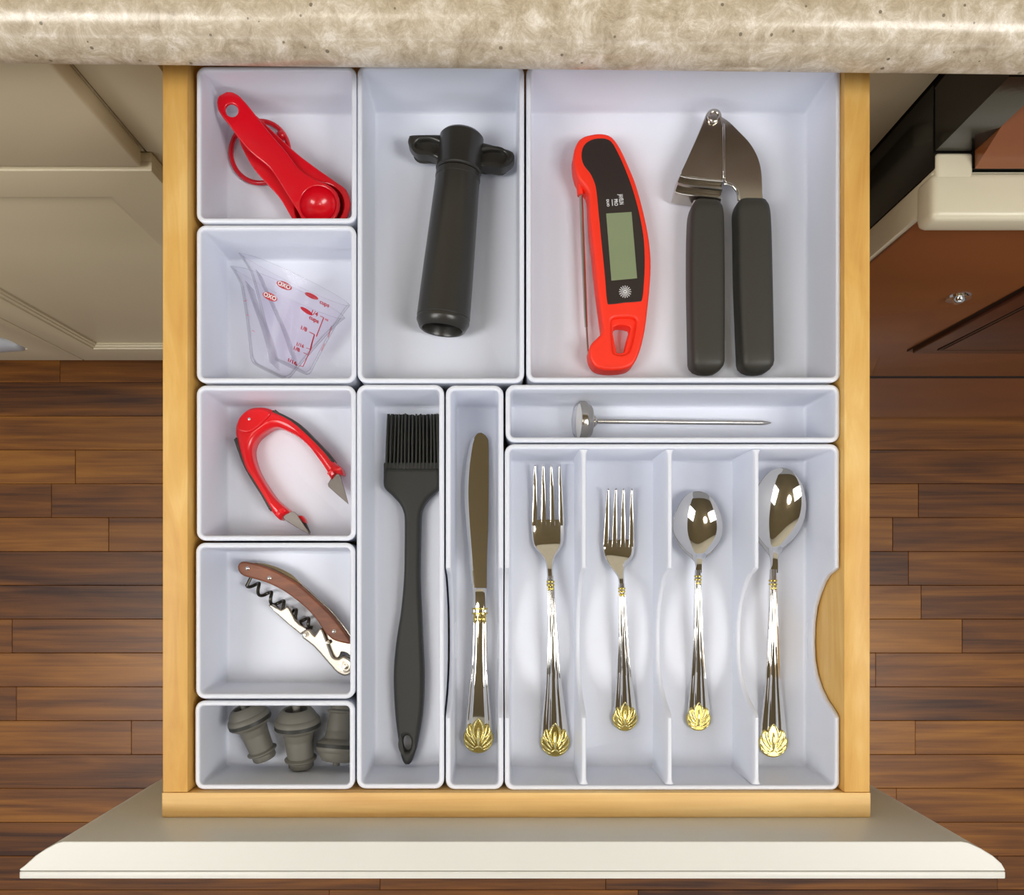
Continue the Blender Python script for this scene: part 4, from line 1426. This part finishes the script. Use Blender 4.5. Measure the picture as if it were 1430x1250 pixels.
spine(bm, [((b + a) / 2, v, (b - a) / 2, -4.4 + 0.5 * (v - 605) / 217, 0.11) for v, a, b in rows], sec_blade, sub=3)
obj('blade', bm, M_STEEL, kn, 30)
bm = bmesh.new()
spine(bm, [(669.8, 821, 10.1, -3.9, 0.12), (669.8, 825, 10.2, -3.9, 0.26), (670, 838, 10.2, -3.88, 0.33), (670.1, 850, 10.3, -3.87, 0.34)], section(24, 3.2), sub=3)
obj('bolster', bm, M_STEEL, kn, 40)
handle_k = [(670, 849, 10.4, -3.86, 0.36), (670, 872, 10.6, -3.86, 0.36), (669.8, 900, 11, -3.88, 0.36), (669.3, 935, 12.6, -3.95, 0.35), (668.8, 970, 15.4, -4.05, 0.33), (668.5, 1000, 18.4, -4.26, 0.27), (668.1, 1030, 20.7, -4.5, 0.2)]
bm = bmesh.new()
sk = []
for i in range(29):
    s = -1 + 2 * i / 28
    sk.append((s, math.sqrt(max(0, 1 - abs(s) ** 2.8)) - 0.18 * math.exp(-((abs(s) - 0.68) / 0.09) ** 2)))
for i in range(27, 0, -1):
    s = -1 + 2 * i / 28
    sk.append((s, -math.sqrt(max(0, 1 - abs(s) ** 2.8))))
spine(bm, handle_k, sk, sub=5)
obj('handle', bm, M_STEEL, kn, 40)
shell(668, 1031.5, 21, -3.98, kn)
gold_bands(670, [(850, 1.06), (856.5, 1.06)], 10.5, -3.86, 0.36, kn)

# ---------------------------------------------------------------- dial thermometer
dt = thing('dial_thermometer', 'steel dial probe thermometer lying on its edge in the shallow bin', 'thermometer', base_of(900, 590))
hx = q(806, 588.2, -3.4)
O = Vector((hx[0], hx[1], -3.38)); tip = Vector(q(1077, 590.5, -4.5) + (-4.55,))
axd = tip - O
bm = bmesh.new(); lathe(bm, [(1.22, 0.1), (1.34, 0.12), (1.37, 0.22), (1.33, 0.36), (1.35, 0.46), (1.3, 0.6), (1.16, 0.72), (1.08, 0.9), (0.98, 0.98), (0.42, 1.02), (0.42, 1.18), (0.3, 1.32), (0.16, 1.42), (0.1, 1.45)], O, axd, 36); obj('head', bm, M_SATIN, dt, 40)
bm = bmesh.new(); lathe(bm, [(0, -0.32), (0.6, -0.29), (1.0, -0.2), (1.18, -0.02), (1.22, 0.12)], O, axd, 36); obj('lens', bm, M_CLEAR, dt, 40)
bm = bmesh.new(); lathe(bm, [(0, 0.1), (1.2, 0.1), (1.2, 0.2), (0, 0.2)], O, axd, 30); obj('dial_face', bm, M_WHITE, dt, 40)
Ld = axd.length
bm = bmesh.new(); lathe(bm, [(0.175, 1.38), (0.175, Ld - 0.7), (0.12, Ld - 0.3), (0.03, Ld)], O, axd, 16, caps=True); obj('probe', bm, M_SATIN, dt, 40)
